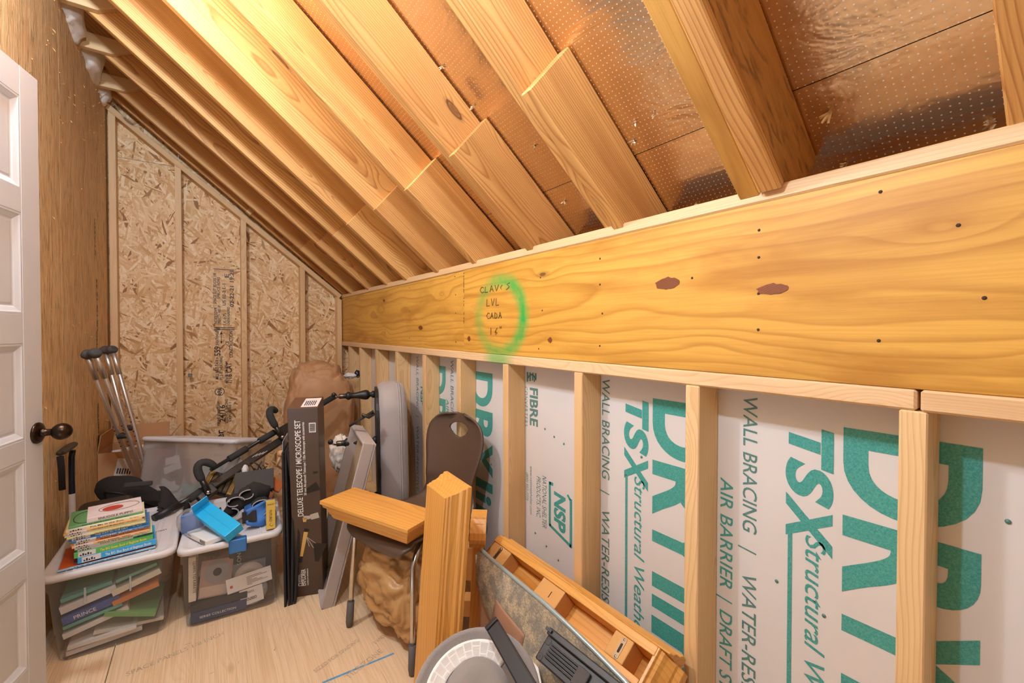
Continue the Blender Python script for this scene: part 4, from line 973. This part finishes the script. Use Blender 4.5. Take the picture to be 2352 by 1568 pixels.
MB().tube([(.0, -.0146, .028), (-.006, -.0146, .020), (.002, -.0146, .012), (.009, -.0146, .018)], .0007, 4).build('printed_curl', M_btext, o)
t = thing('film_case', 'row of yellow and black spined cases in a black tray behind the frame rail', 'case'); t.matrix_world = ori((0.065, 2.860, 0.398), (.80, -.10, -.42), (.30, -.62, .62))
MB().box((-.075, -.058, -.008), (.075, .058, .0)).build('tray', M_blk, t, bevel=.002)
for k in range(6):
    w_ = .022; MB().box((-.072+k*.0243, -.055, .0), (-.072+k*.0243+w_, .055, .020)).build('spine', col('spine_y', '#b08a44', .6) if k in (0, 5) else col('spine_k', '#3a352e', .45), t, bevel=.001, seg=1)
    for q in range(4): MB().box((-.070+k*.0243+.004*q, -.045, .0201), (-.0685+k*.0243+.004*q, .03, .0206)).build('spine_line', plain('spine_gold', '#8f7a4a', .6) if k not in (0, 5) else M_btext, t)
t = thing('foam_case', 'charcoal foam topped case at the back of the discs bin', 'case', (.215, 2.655, ZL))
MB().box((-.095, -.085, 0), (.080, .085, .085)).build('body', M_blk, t, Matrix.Rotation(R(-6), 4, 'Z'), bevel=.004)
MB().box((-.095, -.060, -.010), (.080, .060, .010)).build('foam_lid', plain('charcoal_foam', '#4b4846', .95, bumpy=1.0, bscale=300), t, Matrix.Translation((0, -.075, .125)) @ Matrix.Rotation(R(-6), 4, 'Z') @ Matrix.Rotation(R(42), 4, 'X'), bevel=.004)
rj = random.Random(9); mb = MB()
for k in range(7):
    a = V((rj.uniform(.0, .10), rj.uniform(-.03, .06), .12)); b = a+V((rj.uniform(-.07, .07), rj.uniform(-.03, .03), rj.uniform(.04, .10)))
    mb.tube([a, (a+b)/2+V((0, 0, .015)), b], .0028, 6)
mb.build('wire_rods', M_blkmetal, t)
t = thing('wooden_mallet', 'small pale wooden ball handle poking up beside the black folders', 'mallet', (0.323, 2.620, 0.532))
MB().lathe([(.019*math.sin(a), .019*(1-math.cos(a))) for a in [k*math.pi/12 for k in range(13)]], Matrix.Translation((.012, 0, .030)), 20).build('ball', col('pale_wood', '#cf9f6e', .45), t)
MB().tube([V((-.012, .0, -.02)), V((.010, 0, .036))], .007, 10).build('handle', col('pale_wood', '#cf9f6e', .45), t)
t = seton(blob((0, 0, 0), .016, .016, .03, 5, .4, 3, .2, 16, 10).build('paper_tag', M_paper, None), Matrix.Translation((0.177, 2.740, 0.486)), 'crumpled white paper tag tied to the folding frame', 'tag')

# ------------------------------------------------------------------ black folding display board standing by the bin
t = thing('display_board', 'black folding display board standing in a zigzag beside the discs bin', 'board', (.300, 2.16, 0))
yv = V((.25, .97, 0)).normalized()*.20
def leaf(x0, z0, x1, z1, th_, nm, mat, s_=0):
    a = V((x0, s_, z0)); b = V((x1, s_, z1)); n_ = V(((b-a).z, 0, -(b-a).x)).normalized()*th_
    return MB().prism([a, b, b+n_, a+n_], yv*(1 if s_ == 0 else .9)).build(nm, mat, t, bevel=.001, seg=1)
leaf(-.016, 0, -.022, .70, .009, 'leaf', M_blkfab); leaf(.000, 0, -.010, .705, .008, 'leaf', M_blkfab)
leaf(.018, .50, -.002, .70, .008, 'leaf', M_blkfab); leaf(.024, .50, .052, .735, .009, 'leaf', M_blkfab); leaf(.010, 0, .018, .50, .010, 'leaf', M_blkfab); leaf(.022, 0, .064, .735, .010, 'leaf', M_blkfab)
leaf(-.0125, .2, -.016, .745, .0025, 'grey_insert', col('insert_grey', '#b9b8bc', .5), .02); leaf(.018, .52, .040, .79, .004, 'grey_insert', col('insert_grey', '#b9b8bc', .5), .02)

# ------------------------------------------------------------------ tall telescope box
FL, FR = V((.335, 2.213, 0)), V((.452, 2.171, 0))
TLq, TRq = V((0.349, 2.075, 0.903)), V((0.461, 2.018, 0.915))
dv = V((.36, .93, 0)).normalized()*.175
ux = (FR-FL).normalized(); uz = (TLq-FL).normalized()
Mt = TM(FL, ux, z=ux.cross(uz.cross(ux)).cross(ux)*0+uz); Mt.translation = FL
wT = (FR-FL).length; hT = (TLq-FL).length
t = thing('telescope_box', 'tall dark brown telescope and microscope box standing on end', 'box'); t.matrix_world = Mt
M_box = plain('box_print_brown', '#4d3b30', .38, var=.15); M_box2 = plain('box_side_brown', '#6a4a34', .5)
MB().box((0, 0, 0), (wT, .17, hT)).build('carton', [M_box], t, bevel=.0025)
MB().box((.002, .002, hT-.001), (wT-.002, .165, hT+.0015)).build('top_flap', M_box2, t, Matrix.Translation((0, 0, .0005)) @ Matrix.Rotation(R(0), 4, 'X'))
l = MB().box((wT*.42, .010, hT+.0016), (wT-.004, .14, hT+.0026)).build('top_label', M_lab, t)
for k in range(6): MB().box((wT*.50+.008*k, .03, hT+.0027), (wT*.50+.008*k+.004, .10, hT+.0030)).build('label_line', M_btext, l)
tx = lambda b_, x, z, cap, ln, bold=.01, m=M_wtext: text(b_, (x, -.0004, z), (0, 0, 1), (-1, 0, 0), cap, m, t, length=ln, bold=bold)
tx('DELUXE TELESCOPE / MICROSCOPE SET', .050, .405, .024, .455); tx('50 mm Alt-azimuth Telescope / 120x Microscope with accessories', .066, .505, .0105, .345)
tx('EXPLORER', .050, .055, .019, .085, .02); tx('NATIONAL', .026, .075, .008, .04); tx('GEOGRAPHIC', .036, .075, .008, .045); tx('INSPIRED BY EXPERIENCE', .062, .055, .006, .085)
MB().prism([(.018, -.0006, .056), (.040, -.0006, .056), (.040, -.0006, .070), (.018, -.0006, .070)], (0, .0003, 0)).build('frame_mark', M_wtext, t); MB().box((.021, -.0008, .0585), (.037, -.0005, .0675)).build('frame_mark_inner', M_box, t)
l = MB().box((.085, -.0008, .800), (.113, 0, .845)).build('barcode', M_lab, t)
for k in range(9): MB().box((.088, -.0012, .806+.004*k), (.110, -.0008, .808+.004*k+.0008*(k % 2))).build('barcode_bar', M_btext, l)
def pic(a, b, w0, w1, mat, nm):
    a, b = V((a[0], -.0006, a[1])), V((b[0], -.0006, b[1])); d = (b-a).normalized(); n_ = V((-d.z, 0, d.x))
    return MB().quad(a-n_*w0, b-n_*w1, b+n_*w1, a+n_*w0).build(nm, mat, t)
M_yel = plain('print_yellow', '#d8ae5a', .45); M_grey = plain('print_grey', '#b9b2a8', .4); M_bk = plain('print_black', '#17120e', .4)
pic((.035, .205), (.058, .325), .006, .009, M_yel, 'printed_tube'); pic((.030, .175), (.036, .205), .007, .006, M_bk, 'printed_tube_end'); pic((.058, .325), (.063, .340), .010, .010, M_bk, 'printed_tube_end')
pic((.060, .30), (.098, .262), .0012, .0012, M_grey, 'printed_leg'); pic((.060, .30), (.088, .240), .0012, .0012, M_grey, 'printed_leg'); pic((.060, .30), (.070, .250), .0012, .0012, M_grey, 'printed_leg')
pic((.050, .395), (.080, .395), .010, .008, M_grey, 'printed_microscope'); pic((.080, .395), (.114, .402), .013, .014, M_grey, 'printed_microscope'); pic((.054, .375), (.056, .395), .006, .010, M_yel, 'printed_microscope')
for k, (a, b, w0, w1) in enumerate((((.060, .52), (.116, .545), .010, .022), ((.096, .610), (.116, .610), .006, .004), ((.100, .17), (.117, .26), .008, .030))): pic(a, b, w0, w1, M_bk, 'printed_shadow')

# ------------------------------------------------------------------ grey linen tray leaning behind the box
a0 = V((.413, 2.044, .004)); up_ = V((.588, 1.985, .735))-a0; hL = up_.length; up_.normalize()
dy = V((.10, .995, 0)); dy = (dy-up_*dy.dot(up_)).normalized(); nx = dy.cross(up_).normalized()      # thickness direction
if nx.x < 0: nx = -nx
Ml = Matrix((nx, dy, up_)).transposed().to_4x4(); Ml.translation = a0
t = thing('linen_tray', 'grey linen covered shallow tray standing on end with its hollow side left', 'tray'); t.matrix_world = Ml
Tk, Wd = .060, .35
MB().box((Tk-.008, 0, 0), (Tk, Wd, hL)).build('back_panel', M_linen, t, bevel=.003)
for lo, hi in (((0, 0, 0), (Tk-.0082, .014, hL)), ((0, Wd-.014, 0), (Tk-.0082, Wd, hL)), ((0, .0142, hL-.014), (Tk-.0082, Wd-.0142, hL)), ((0, .0142, 0), (Tk-.0082, Wd-.0142, .014))):
    MB().box(lo, hi).build('rim', M_linen, t, bevel=.004)
MB().box((Tk-.0115, .0145, .0145), (Tk-.0083, Wd-.0145, hL-.0145)).build('lining', M_lin2, t)

# ------------------------------------------------------------------ velvet stool on its side
Ms = TM((.876, 2.42, .590), (0, .06, 1), z=(1, -.30, .04))        # local z = seat's outward normal, to the right
t = thing('velvet_stool', 'grey velvet stool tipped on its side, black turned legs pointing left', 'stool'); t.matrix_world = Ms
def cushion(hw, hd, z0, z1, pf=.03):
    mb = MB(); rings = []
    for (k, z) in ((-.045, z0), (-.012, z0+.006), (0, z0+.03), (.004, (z0+z1)/2), (0, z1-.035), (-.010, z1-.012), (-.040, z1-.001), (-.10, z1+.004), (-.2, z1+.008)):
        rings.append([V((x, y, z+.004*mnoise.noise(V((x*9, y*9, z*5))))) for x, y in rrect((hw+k)*2, (hd+k)*2, .15+k*.7, 8)])
    loft(mb, rings, True, True); return mb
cushion(.355, .25, -.07, .075).build('cushion', M_velvet, t)
for z in (.030, .040): MB().tube([V((x, y, z)) for x, y in rrect(.712, .502, .15, 8)]+[V((.356, .101, z))], .0028, 6).build('seam', M_velvet, t)
MB().prism([V((x, y, -.085)) for x, y in rrect(.66, .46, .14, 6)], (0, 0, .014)).build('base_board', M_blk, t)
prof = [(0, 0), (.021, 0), (.021, .012), (.014, .018), (.014, .026), (.027, .036), (.030, .050), (.026, .070), (.019, .095), (.0165, .115), (.018, .132), (.024, .142), (.0245, .152), (.017, .160), (.0145, .166), (.0145, .178), (.0125, .200), (0, .200)]
for x, y in ((.280, -.15), (.06, .15), (-.28, .0), (-.28, .17)):
    l = MB().lathe([(r_, -z) for r_, z in prof], Matrix.Translation((x, y, -.085)), 24).build('leg', M_blk, t)
    MB().lathe([(.0148, -.176), (.0150, -.196), (.012, -.201)], Matrix.Translation((x, y, -.085)), 16).build('ferrule', plain('antique_brass', '#6a5a46', .35, .8), l)
    MB().tube([(x-.006, y, -.288), (x, y, -.302), (x+.010, y, -.308)], .005, 8).build('caster_fork', M_chrome, l)
    MB().lathe([(0, -.006), (.013, -.006), (.013, .006), (0, .006)], TM((x+.012, y, -.313), (1, 0, 0), z=(0, 1, 0)), 16).build('caster_wheel', M_blk, l)
t = thing('metal_bracket', 'black jointed metal leg bracket between the linen tray and the stool', 'bracket', (0.673, 2.160, 0.797))
b0 = V(t.location)
MB().tube([V(p)-b0 for p in ((0.584, 2.200, 0.773), (0.640, 2.180, 0.809), (0.690, 2.160, 0.841))], .013, 8, sq=(.5, 1)).build('arm', M_blkmetal, t); MB().tube([V(p)-b0 for p in ((0.634, 2.160, 0.830), (0.668, 2.160, 0.813), (0.695, 2.160, 0.828))], .008, 8).build('lever', M_blkmetal, t)
t = seton(blob((0, 0, 0), .055, .07, .10, 12, .25, 4, .10, 40, 26).build('fleece', M_fur, None), Matrix.Translation((0.616, 2.500, 0.564)), 'cream fleece bundle wedged behind the telescope box', 'fleece')
seton(blob((0, 0, 0), .23, .22, .50, 33, .10, 1.6, .12, 110, 80, pw=.62, flat=.49).build('tarp_bag', M_tan2, None), Matrix.Translation((.70, 3.46, .495)), 'tall tan paper sack standing by the far end of the knee wall', 'bag')
t = thing('cloth', 'small white and navy cloth stuffed on top of the tan sack by the studs', 'cloth', (0.941, 3.500, 0.889))
blob((0, 0, 0), .055, .05, .022, 3, .4, 3, .15, 20, 12).build('white_cloth', M_paper, t); blob((.045, -.02, .012), .022, .02, .03, 6, .4, 3, .2, 14, 10).build('navy_cloth', M_navy, t)

# ------------------------------------------------------------------ brown shell chair
fr = V((.28, -.96, 0)).normalized(); bk = V((.96, .28, 0)).normalized()     # across and backwards
Mc = Matrix((fr, bk, V((0, 0, 1)))).transposed().to_4x4(); Mc.translation = V((.535, 1.66, 0))
t = thing('shell_chair', 'dark brown plastic shell chair with a handle hole and chrome legs', 'chair'); t.matrix_world = Mc
prof = [(-.010, .408, .14), (-.012, .430, .175), (.01, .446, .195), (.06, .452, .205), (.14, .444, .21), (.22, .434, .205), (.30, .430, .195), (.355, .440, .18), (.390, .470, .165), (.408, .52, .152), (.420, .58, .152), (.434, .64, .165), (.446, .70, .180), (.456, .755, .182), (.463, .80, .168), (.468, .83, .138), (.471, .848, .095), (.473, .856, .05)]
def shell():
    mb = MB(); n = 22
    # resample the profile with a Catmull-Rom spline
    P = []
    for i in range(len(prof)-1):
        p0, p1, p2, p3 = [V(prof[max(0, min(len(prof)-1, i+k))]) for k in (-1, 0, 1, 2)]
        for k in range(4):
            s_ = k/4; P.append(.5*((2*p1)+(-p0+p2)*s_+(2*p0-5*p1+4*p2-p3)*s_*s_+(-p0+3*p1-3*p2+p3)*s_**3))
    P.append(V(prof[-1]))
    vs = []; m = len(P)
    for i, (y, z, hw) in enumerate(P):
        back = min(1, max(0, (z-.45)/.12)) if y > .3 else 0
        for j in range(n+1):
            s_ = -1+2*j/n; e = s_*s_
            vs.append(V((s_*hw, y-.035*e*back*1.0, z+.022*e*(1-back)*(1 if y > .03 else .3))))
    fs = [(i*(n+1)+j, i*(n+1)+j+1, (i+1)*(n+1)+j+1, (i+1)*(n+1)+j) for i in range(m-1) for j in range(n)]
    mb.add(vs, fs, True); return mb
sh = shell().build('seat_shell', M_brn, None, solid=.009)
pts = []
for k in range(28):
    a = 2*math.pi*k/28; x = .062*math.cos(a); z = .030*math.sin(a)
    if z < 0: x *= (1+z*9.5)
    pts.append((x, .30, .785+(z if z > 0 else z*1.25)))
cut = MB().prism(pts, (0, .35, 0)).build('cutter', M_brn, None)
bo = sh.modifiers.new('Boolean', 'BOOLEAN'); bo.operation = 'DIFFERENCE'; bo.object = cut; bo.solver = 'EXACT'
bpy.context.view_layer.update()
me = bpy.data.meshes.new_from_object(sh.evaluated_get(bpy.context.evaluated_depsgraph_get()))
sh.modifiers.clear(); sh.data = me; bpy.data.objects.remove(cut)
sh.parent = t; sh.name = 'seat_shell'
def leg(pts, foot=True):
    l = MB().tube([V(p) for p in pts], .0105, 12).build('leg', M_chrome, t)
    e = V(pts[-1]); d = (V(pts[-2])-e).normalized()
    if foot: MB().tube([e+d*.105, e+d*.02, e], [.0145, .0155, .012], 12).build('foot_sleeve', plain('foot_grey', '#5a5350', .6), l)
for s_ in (-1, 1):
    leg([(s_*.13, .12, .432), (s_*.175, .06, .420), (s_*.190, .03, .38), (s_*.198, .022, .22), (s_*.206, .012, .003)])
    leg([(s_*.12, .26, .422), (s_*.155, .33, .410), (s_*.172, .36, .37), (s_*.185, .39, .2), (s_*.195, .41, .003)])
MB().tube([(-.13, .12, .432), (.13, .12, .432)], .010, 10).build('cross_bar', M_chrome, t); MB().tube([(-.12, .26, .422), (.12, .26, .422)], .010, 10).build('cross_bar', M_chrome, t)
seton(blob((0, 0, 0), .19, .25, .205, 51, .16, 1.7, .24, 190, 120, pw=.8, flat=.200).build('tarp_bag', M_tan, None), Matrix.Translation((.735, 1.735, .206)) @ Matrix.Rotation(R(15), 4, 'Z'), 'crumpled tan tarp bundle stuffed under the brown shell chair', 'bag')

# ------------------------------------------------------------------ honey pine ledge shelves
CROWN = [(0, 0), (0, .004), (.005, .009), (.005, .015), (.010, .019), (.012, .030), (.018, .041), (.027, .048), (.029, .053), (.029, .058), (.036, .062), (.036, .076)]
def ledge(name, label, M, L_, W_):
    """local x: length, y: depth from the wall side outwards, z: from the narrow plain face to the wide board; crown on three sides"""
    t = thing(name, label, 'shelf'); t.matrix_world = M
    mb = MB(); loft(mb, [[V((-o, 0, d)), V((L_+o, 0, d)), V((L_+o, W_+o, d)), V((-o, W_+o, d))] for o, d in CROWN], True, True, False)
    mb.build('body', M_pine, t, bevel=.0010, seg=1)
    return t
# standing post-like ledge
up_ = V((.060, -.032, 1)).normalized(); ac = V((0, -1, 0)); ac = (ac-up_*ac.dot(up_)).normalized(); zz = up_.cross(ac)
if zz.x < 0: zz = -zz
Mp = Matrix((up_, ac, zz)).transposed().to_4x4(); Mp.translation = V((.577, 1.388, .037))
ledge('pine_ledge', 'honey pine moulded ledge shelf standing upright in front of the chair', Mp, .685, .137)
# ledge lying across the chair seat, wide board up
xx = V((.42, -.905, -.02)).normalized(); yy = V((-.905, -.42, 0)); yy = (yy-xx*yy.dot(xx)).normalized(); zz = yy.cross(xx)
if zz.z < 0: zz = -zz
Mp = Matrix((xx, yy, zz)).transposed().to_4x4(); Mp.translation = V((.545, 1.895, .4855))
ledge('pine_ledge', 'honey pine moulded ledge shelf lying across the brown chair seat', Mp, .40, .137)
# second standing ledge behind the first
p0 = V((.762, 1.368, .0)); up_ = V((.04, -.02, 1)).normalized(); ac = V((.80, -.55, 0)).normalized(); ac = (ac-up_*ac.dot(up_)).normalized(); zz = V((0, 0, 0))+up_.cross(ac)
if zz.y < 0: zz = -zz
Mp = Matrix((up_, ac, zz)).transposed().to_4x4(); Mp.translation = p0
t = thing('pine_ledge', 'honey pine ledge shelf standing behind the first, with screw holes in its back', 'shelf'); t.matrix_world = Mp
H3 = .565
MB().box((0, .012, 0), (H3-.02, .050, .075)).build('body', M_pine, t, bevel=.0015)
MB().prism([(H3-.105, .0, -.006), (H3-.10, .0, -.016), (H3-.09, .0, -.018), (H3-.082, .0, -.026), (H3-.066, .0, -.030), (H3-.045, .0, -.022), (H3-.025, .0, -.002), (H3-.008, .0, .012), (H3, .0, .016), (H3, .0, .080), (H3-.105, .0, .080)], (0, .058, 0)).build('crown_end', M_pine, t, bevel=.001, seg=1)
for x0, x1 in ((H3-.24, H3-.12), (.19, .25)):
    b_ = MB().box((x0, -.012, .020), (x1, .0118, .075)).build('block', M_pineraw, t, bevel=.001, seg=1)
    MB().lathe([(0, .0004), (.0045, .0004), (.004, 0)], TM(((x0+x1)/2, -.0122, .04), (1, 0, 0), z=(0, -1, 0)), 10).build('screw_hole', M_hole, b_)
# long ledge resting on boxes along the studs, hollow back showing
xx = V((0, -1, 0)); yy = V((.8, 0, .6)); zz = V((-.6, 0, .8))
Mp = Matrix((xx, yy, zz)).transposed().to_4x4(); Mp.translation = V((.867, 1.365, .430))
t = thing('pine_ledge', 'long honey pine ledge shelf lying along the studs with its hollow back showing', 'shelf'); t.matrix_world = Mp
LL = .745
MB().box((.004, -.048, -.082), (LL-.035, -.030, -.002)).build('front_rail', M_pine, t, bevel=.002)
MB().box((.0, .032, -.082), (LL-.03, .056, 0)).build('rear_rail', M_pine, t, bevel=.002)
MB().prism([(0, .0565, -.002), (0, .062, -.006), (0, .064, -.020), (0, .072, -.030), (0, .076, -.050), (0, .086, -.062), (0, .086, -.082), (0, .0565, -.082)], (LL, 0, 0)).build('rear_crown', M_pine, t, bevel=.001, seg=1)
MB().box((.0, -.0295, -.082), (LL-.03, .0315, -.070)).build('shelf_board', M_pine, t, bevel=.001, seg=1)
MB().prism([(0, -.048, -.082), (-.012, -.048, -.074), (-.010, -.048, -.050), (-.004, -.048, -.030), (0, -.048, -.002)], (0, .104, 0)).build('end_crown', M_pine, t, bevel=.001, seg=1)
ec = MB()
ec.prism([(LL-.034, -.048, -.002), (LL-.026, -.048, -.003), (LL-.024, -.048, -.010), (LL-.016, -.048, -.014), (LL-.010, -.048, -.026), (LL+.004, -.048, -.044), (LL+.006, -.048, -.052), (LL+.018, -.048, -.062), (LL+.020, -.048, -.082), (LL-.034, -.048, -.082)], (0, .104, 0)); ec.build('end_crown', M_pine, t, bevel=.001, seg=1)
for k, (x0, x1) in enumerate(((.004, .110), (.293, .395), (.595, .655))):
    b_ = MB().box((x0, -.0295, -.0695), (x1, .0315, -.004)).build('block', M_pineraw, t, bevel=.0015, seg=1)
    if k != 1:
        xm = (x0+x1)/2 if k == 0 else .63
        MB().prism([V((xm+.008*math.cos(a), .0+(.020 if math.sin(a) > 0 else -.020)+.008*math.sin(a), -.0039)) for a in [q*math.pi/8 for q in range(16)]], (0, 0, .0012)).build('keyhole_plate', plain('plate_steel', '#8a7860', .35, .8), b_)
        MB().prism([V((xm+.0035*math.cos(a), (.009 if math.sin(a) > 0 else -.009)+.0035*math.sin(a), -.0028)) for a in [q*math.pi/8 for q in range(16)]], (0, 0, .0004)).build('keyhole_slot', M_hole, b_)
        for s_ in (-.0225, .0225): MB().lathe([(0, .0012), (.003, .0010), (.0034, 0)], Matrix.Translation((xm, s_, -.0028)), 10).build('screw', M_chrome, b_)
    else: MB().box((x0+.058, -.010, -.0041), (x0+.061, .010, -.0036)).build('slot', M_hole, b_)

# ------------------------------------------------------------------ boxes and gear at the lower edge
o = MB().box((.805, .56, 0), (.985, 1.33, .338)).build('cardboard_box', M_card2, None, bevel=.003); tag(o, 'long pinkish cardboard box printed with help text under the long pine ledge', 'box')
XB_ = .805
def bt(b_, y, z, cap, ln=None, m=M_btext, bold=0): return text(b_, (XB_, y, z), (0, -1, 0), (0, 0, 1), cap, m, o, length=ln, bold=bold)
bt("WE'RE HERE TO HELP", 1.175, .272, .017, .26); bt('COLLECTION', 1.285, .262, .012, .09); bt('Call or scan', 1.09, .212, .008, .07)
for k in range(2): bt('questions about this product', 1.16, .236-.012*k, .006, .13)
l = MB().box((XB_-.001, 1.115, .195), (XB_, 1.185, .258)).build('navy_label', col('label_navy', '#2c3644', .5), o)
for k in range(3): MB().box((XB_-.0015, 1.122, .245-.008*k), (XB_-.001, 1.150, .248-.008*k)).build('label_line', M_wtext, l)
MB().box((XB_-.0015, 1.150, .225), (XB_-.001, 1.160, .205)).build('label_glyph', M_wtext, l)
MB().box((XB_-.0008, .56, 0), (XB_-.0001, 1.327, .175)).build('white_panel', M_paper, o)
MB().box((XB_-.0016, .90, .205), (XB_, .915, .25)).build('hand_hole', M_hole, o)
# patterned boat-shaped bag with silver piping
def mk_pat():
    q = NT('crackle_print'); p = q.obj()
    wv = q.vm('ADD', p, q.scl(q.noise(p, 30, 3, .6, col=True), (.02, .02, .02)))
    v = q.voro(q.scl(wv, (60, 110, 110)), 1, 1, feature='DISTANCE_TO_EDGE').outputs[0]
    nz = q.noise(p, 26, 4, .65)
    c = q.mix(q.rng(nz, .42, .58), '#8d8576', '#bda988'); c = q.mix(q.math('MULTIPLY', q.rng(v, .0, .10, 1, 0), .75), c, '#6a655c')
    q.bump(v, .4, .002); return q.out(c, .75)
M_pat = mk_pat()
XP = .775
out_top = [(1.305, .466), (1.24, .462), (1.15, .460), (1.05, .458), (.95, .456), (.85, .448), (.76, .438), (.66, .424), (.55, .40)]
out_bot = [(1.305, .455), (1.300, .36), (1.25, .305), (1.17, .262), (1.07, .235), (.97, .22), (.85, .21), (.72, .20), (.55, .19)]
t = thing('patterned_bag', 'grey and tan crackle patterned slim bag with silver piping before the long ledge', 'bag', (XP, .95, .33))
def bagf(side):
    def f(u, v):
        k = u*(len(out_top)-1); i = min(int(k), len(out_top)-2); fr_ = k-i
        a = V(out_top[i]).lerp(V(out_top[i+1]), fr_); b = V(out_bot[i]).lerp(V(out_bot[i+1]), fr_)
        p = a.lerp(b, v); bul = math.sin(math.pi*min(1, v*1.0))*.012*min(1, u*6)
        return V((side*(bul+.002)+.026*(1-v)*.9, p.x-.95, p.y-.33))
    return f
mb = MB(); mb.grid(bagf(-1), 40, 10); mb.grid(bagf(1), 40, 10); mb.build('shell', M_pat, t)
MB().tube([V((.0234, y-.95, z-.33)) for y, z in [V(out_top[i]).lerp(V(out_top[i+1]), k/4) for i in range(len(out_top)-1) for k in range(4)]], .0065, 10).build('piping', M_silver, t)
MB().tube([V((.002, y-.95, z-.33)) for y, z in [V(out_bot[i]).lerp(V(out_bot[i+1]), k/4) for i in range(len(out_bot)-1) for k in range(4)]], .0035, 8).build('edge_cord', M_lab, t)
f_ = bagf(-1)
MB().grid(lambda u, v: f_(.30+.20*u+.03*v, .52+.44*v)+V((-.0016, 0, 0)), 8, 8).build('tan_patch', col('tan_patch', '#a87c60', .7), t, solid=.001)
# white foam block, black bar, felt hat, black bracket
o = MB().box((-.14, -.15, 0), (.14, .15, .285)).build('white_carton', M_paper, None, bevel=.004); seton(o, Matrix.Translation((.600, .93, 0)) @ Matrix.Rotation(R(-30), 4, 'Z'), 'plain white carton under the grey felt hat', 'box')
a, b = V((0.570, 0.876, 0.525)), V((0.545, 0.691, 0.500)); t = thing('black_bar', 'flat matt black bar leaning between the felt hat and the printed box', 'bar', tuple((a+b)/2))
MB().box((-(b-a).length/2, -.018, -.006), ((b-a).length/2, .018, .006)).build('bar', M_blk, t, TM((0, 0, 0), b-a, z=(-.6, -.35, .7)), bevel=.004)
MB().box((-.012, -.018, -.008), (.0, .018, .008)).build('end_cap', M_blkmetal, t, TM((a-b)/2, b-a, z=(-.6, -.35, .7)), bevel=.003)
t = thing('felt_hat', 'upturned grey felt hat with a white paper sheet in its brim', 'hat'); t.matrix_world = TM((0.500, 0.838, 0.400), (.86, -.46, -.05), z=(-.34, -.46, .82))
def brim(u, v):
    a = u*2*math.pi; r_ = .076+.068*v
    return V((r_*math.cos(a), r_*math.sin(a), .012*v*v*2+.012*math.sin(a*2+.5)*v))
MB().grid(brim, 48, 8).build('brim', M_felt, t, solid=.007)
MB().lathe([(.076, -.002), (.075, .02), (.072, .05), (.062, .070), (.040, .076), (.018, .070), (0, .068)], Matrix.Translation((0, 0, 0)), 40).build('crown', M_felt, t)
MB().lathe([(.0768, .004), (.078, .012), (.0760, .02)], None, 40).build('hat_band', M_velvet, t)
pp = lambda u, v: brim(.13+.33*u, .08+.58*v)+V((0, 0, .0055))
l = MB().grid(pp, 20, 6).build('paper_sheet', M_paper, t, solid=.0008)
mb = MB()
for k in range(13):
    for j in range(10):
        if (k*7+j*3) % 9 == 0: continue
        u0, v0 = .06+.9*j/10, .08+.065*k
        mb.add([pp(u0, v0)+V((0, 0, .0012)), pp(u0+.075, v0)+V((0, 0, .0012)), pp(u0+.075, v0+.014)+V((0, 0, .0012)), pp(u0, v0+.014)+V((0, 0, .0012))], [(0, 1, 2, 3)])
tag(mb.build('print_lines', plain('grey_print', '#a8a29c', .7), l), kind='stuff')
t = thing('plastic_bracket', 'black ribbed plastic bracket with screw holes at the lower edge', 'bracket'); t.matrix_world = TM((0.750, 0.762, 0.400), (.10, -.97, -.06), z=(-.62, -.10, .78))
MB().box((-.125, -.040, -.012), (.14, .040, .0)).build('plate', M_blk, t, bevel=.004)
MB().box((-.125, .022, .0), (.14, .040, .012)).build('rim', M_blk, t, bevel=.003)
for k in range(5): MB().box((-.10, -.024+.008*k, .0), (.00, -.0205+.008*k, .007)).build('rib', M_blk, t, bevel=.001, seg=1)
MB().box((-.006, -.03, .0), (.03, .014, .010)).build('catch', M_rub, t, bevel=.003)
for x, y in ((-.113, .010), (-.113, -.030)): MB().lathe([(.004, .0005), (.008, .0005), (.009, .0), (.004, .0)], Matrix.Translation((x, y, .0003)), 14).build('screw_hole', M_rub, t)
MB().box((-.13, .028, .0125), (-.11, .036, .018)).build('clip', M_blk, t)
# printing and marks on the floor
def fprint2(b_, p, read, cap, ln, m=M_faint): 
    p = V(p); rd = V(read); return text(b_, p, rd, V((-rd.y, rd.x, 0)), cap, m, fl, length=ln, bold=.01)
fprint2('SPACE PANELS 1/8 INCH', (-0.237, 2.060, 0.000), (.985, .17, 0), .026, .30); fprint2('SIZED FOR SPACING', (0.322, 1.680, 0.000), (.93, .37, 0), .020, .19); fprint2('T AND G', (0.544, 1.694, 0.000), (.93, .37, 0), .020, .07); fprint2('TILE ZONE', (0.410, 1.580, 0.000), (.93, .37, 0), .026, .16)
a, b = V((0.331, 1.618, 0.000)), V((0.588, 1.606, 0.000)); d = (b-a).normalized(); n_ = V((-d.y, d.x, 0))*.0045
MB().quad(a-n_, b-n_, b+n_, a+n_).build('chalk_line', M_chalk, fl, Matrix.Translation((0, 0, .0004)))
rr = random.Random(2)
for p in ((0.015, 2.209, 0.000), (0.100, 2.202, 0.000), (0.163, 2.214, 0.000), (0.218, 2.196, 0.000), (-0.109, 2.176, 0.000), (-0.061, 2.132, 0.000), (0.097, 1.904, 0.000), (0.014, 1.899, 0.000), (0.217, 1.899, 0.000), (0.414, 1.894, 0.000), (-0.366, 2.191, 0.000), (0.330, 2.037, 0.000)):
    p = V(p); an = rr.uniform(0, 3); d = V((math.cos(an), math.sin(an), 0))*rr.uniform(.004, .010); n_ = V((-d.y, d.x, 0)).normalized()*rr.uniform(.0015, .003)
    MB().quad(p-d-n_, p+d-n_*.6, p+d+n_, p-d+n_).build('nail_mark', M_faint, fl, Matrix.Translation((0, 0, .0004)))
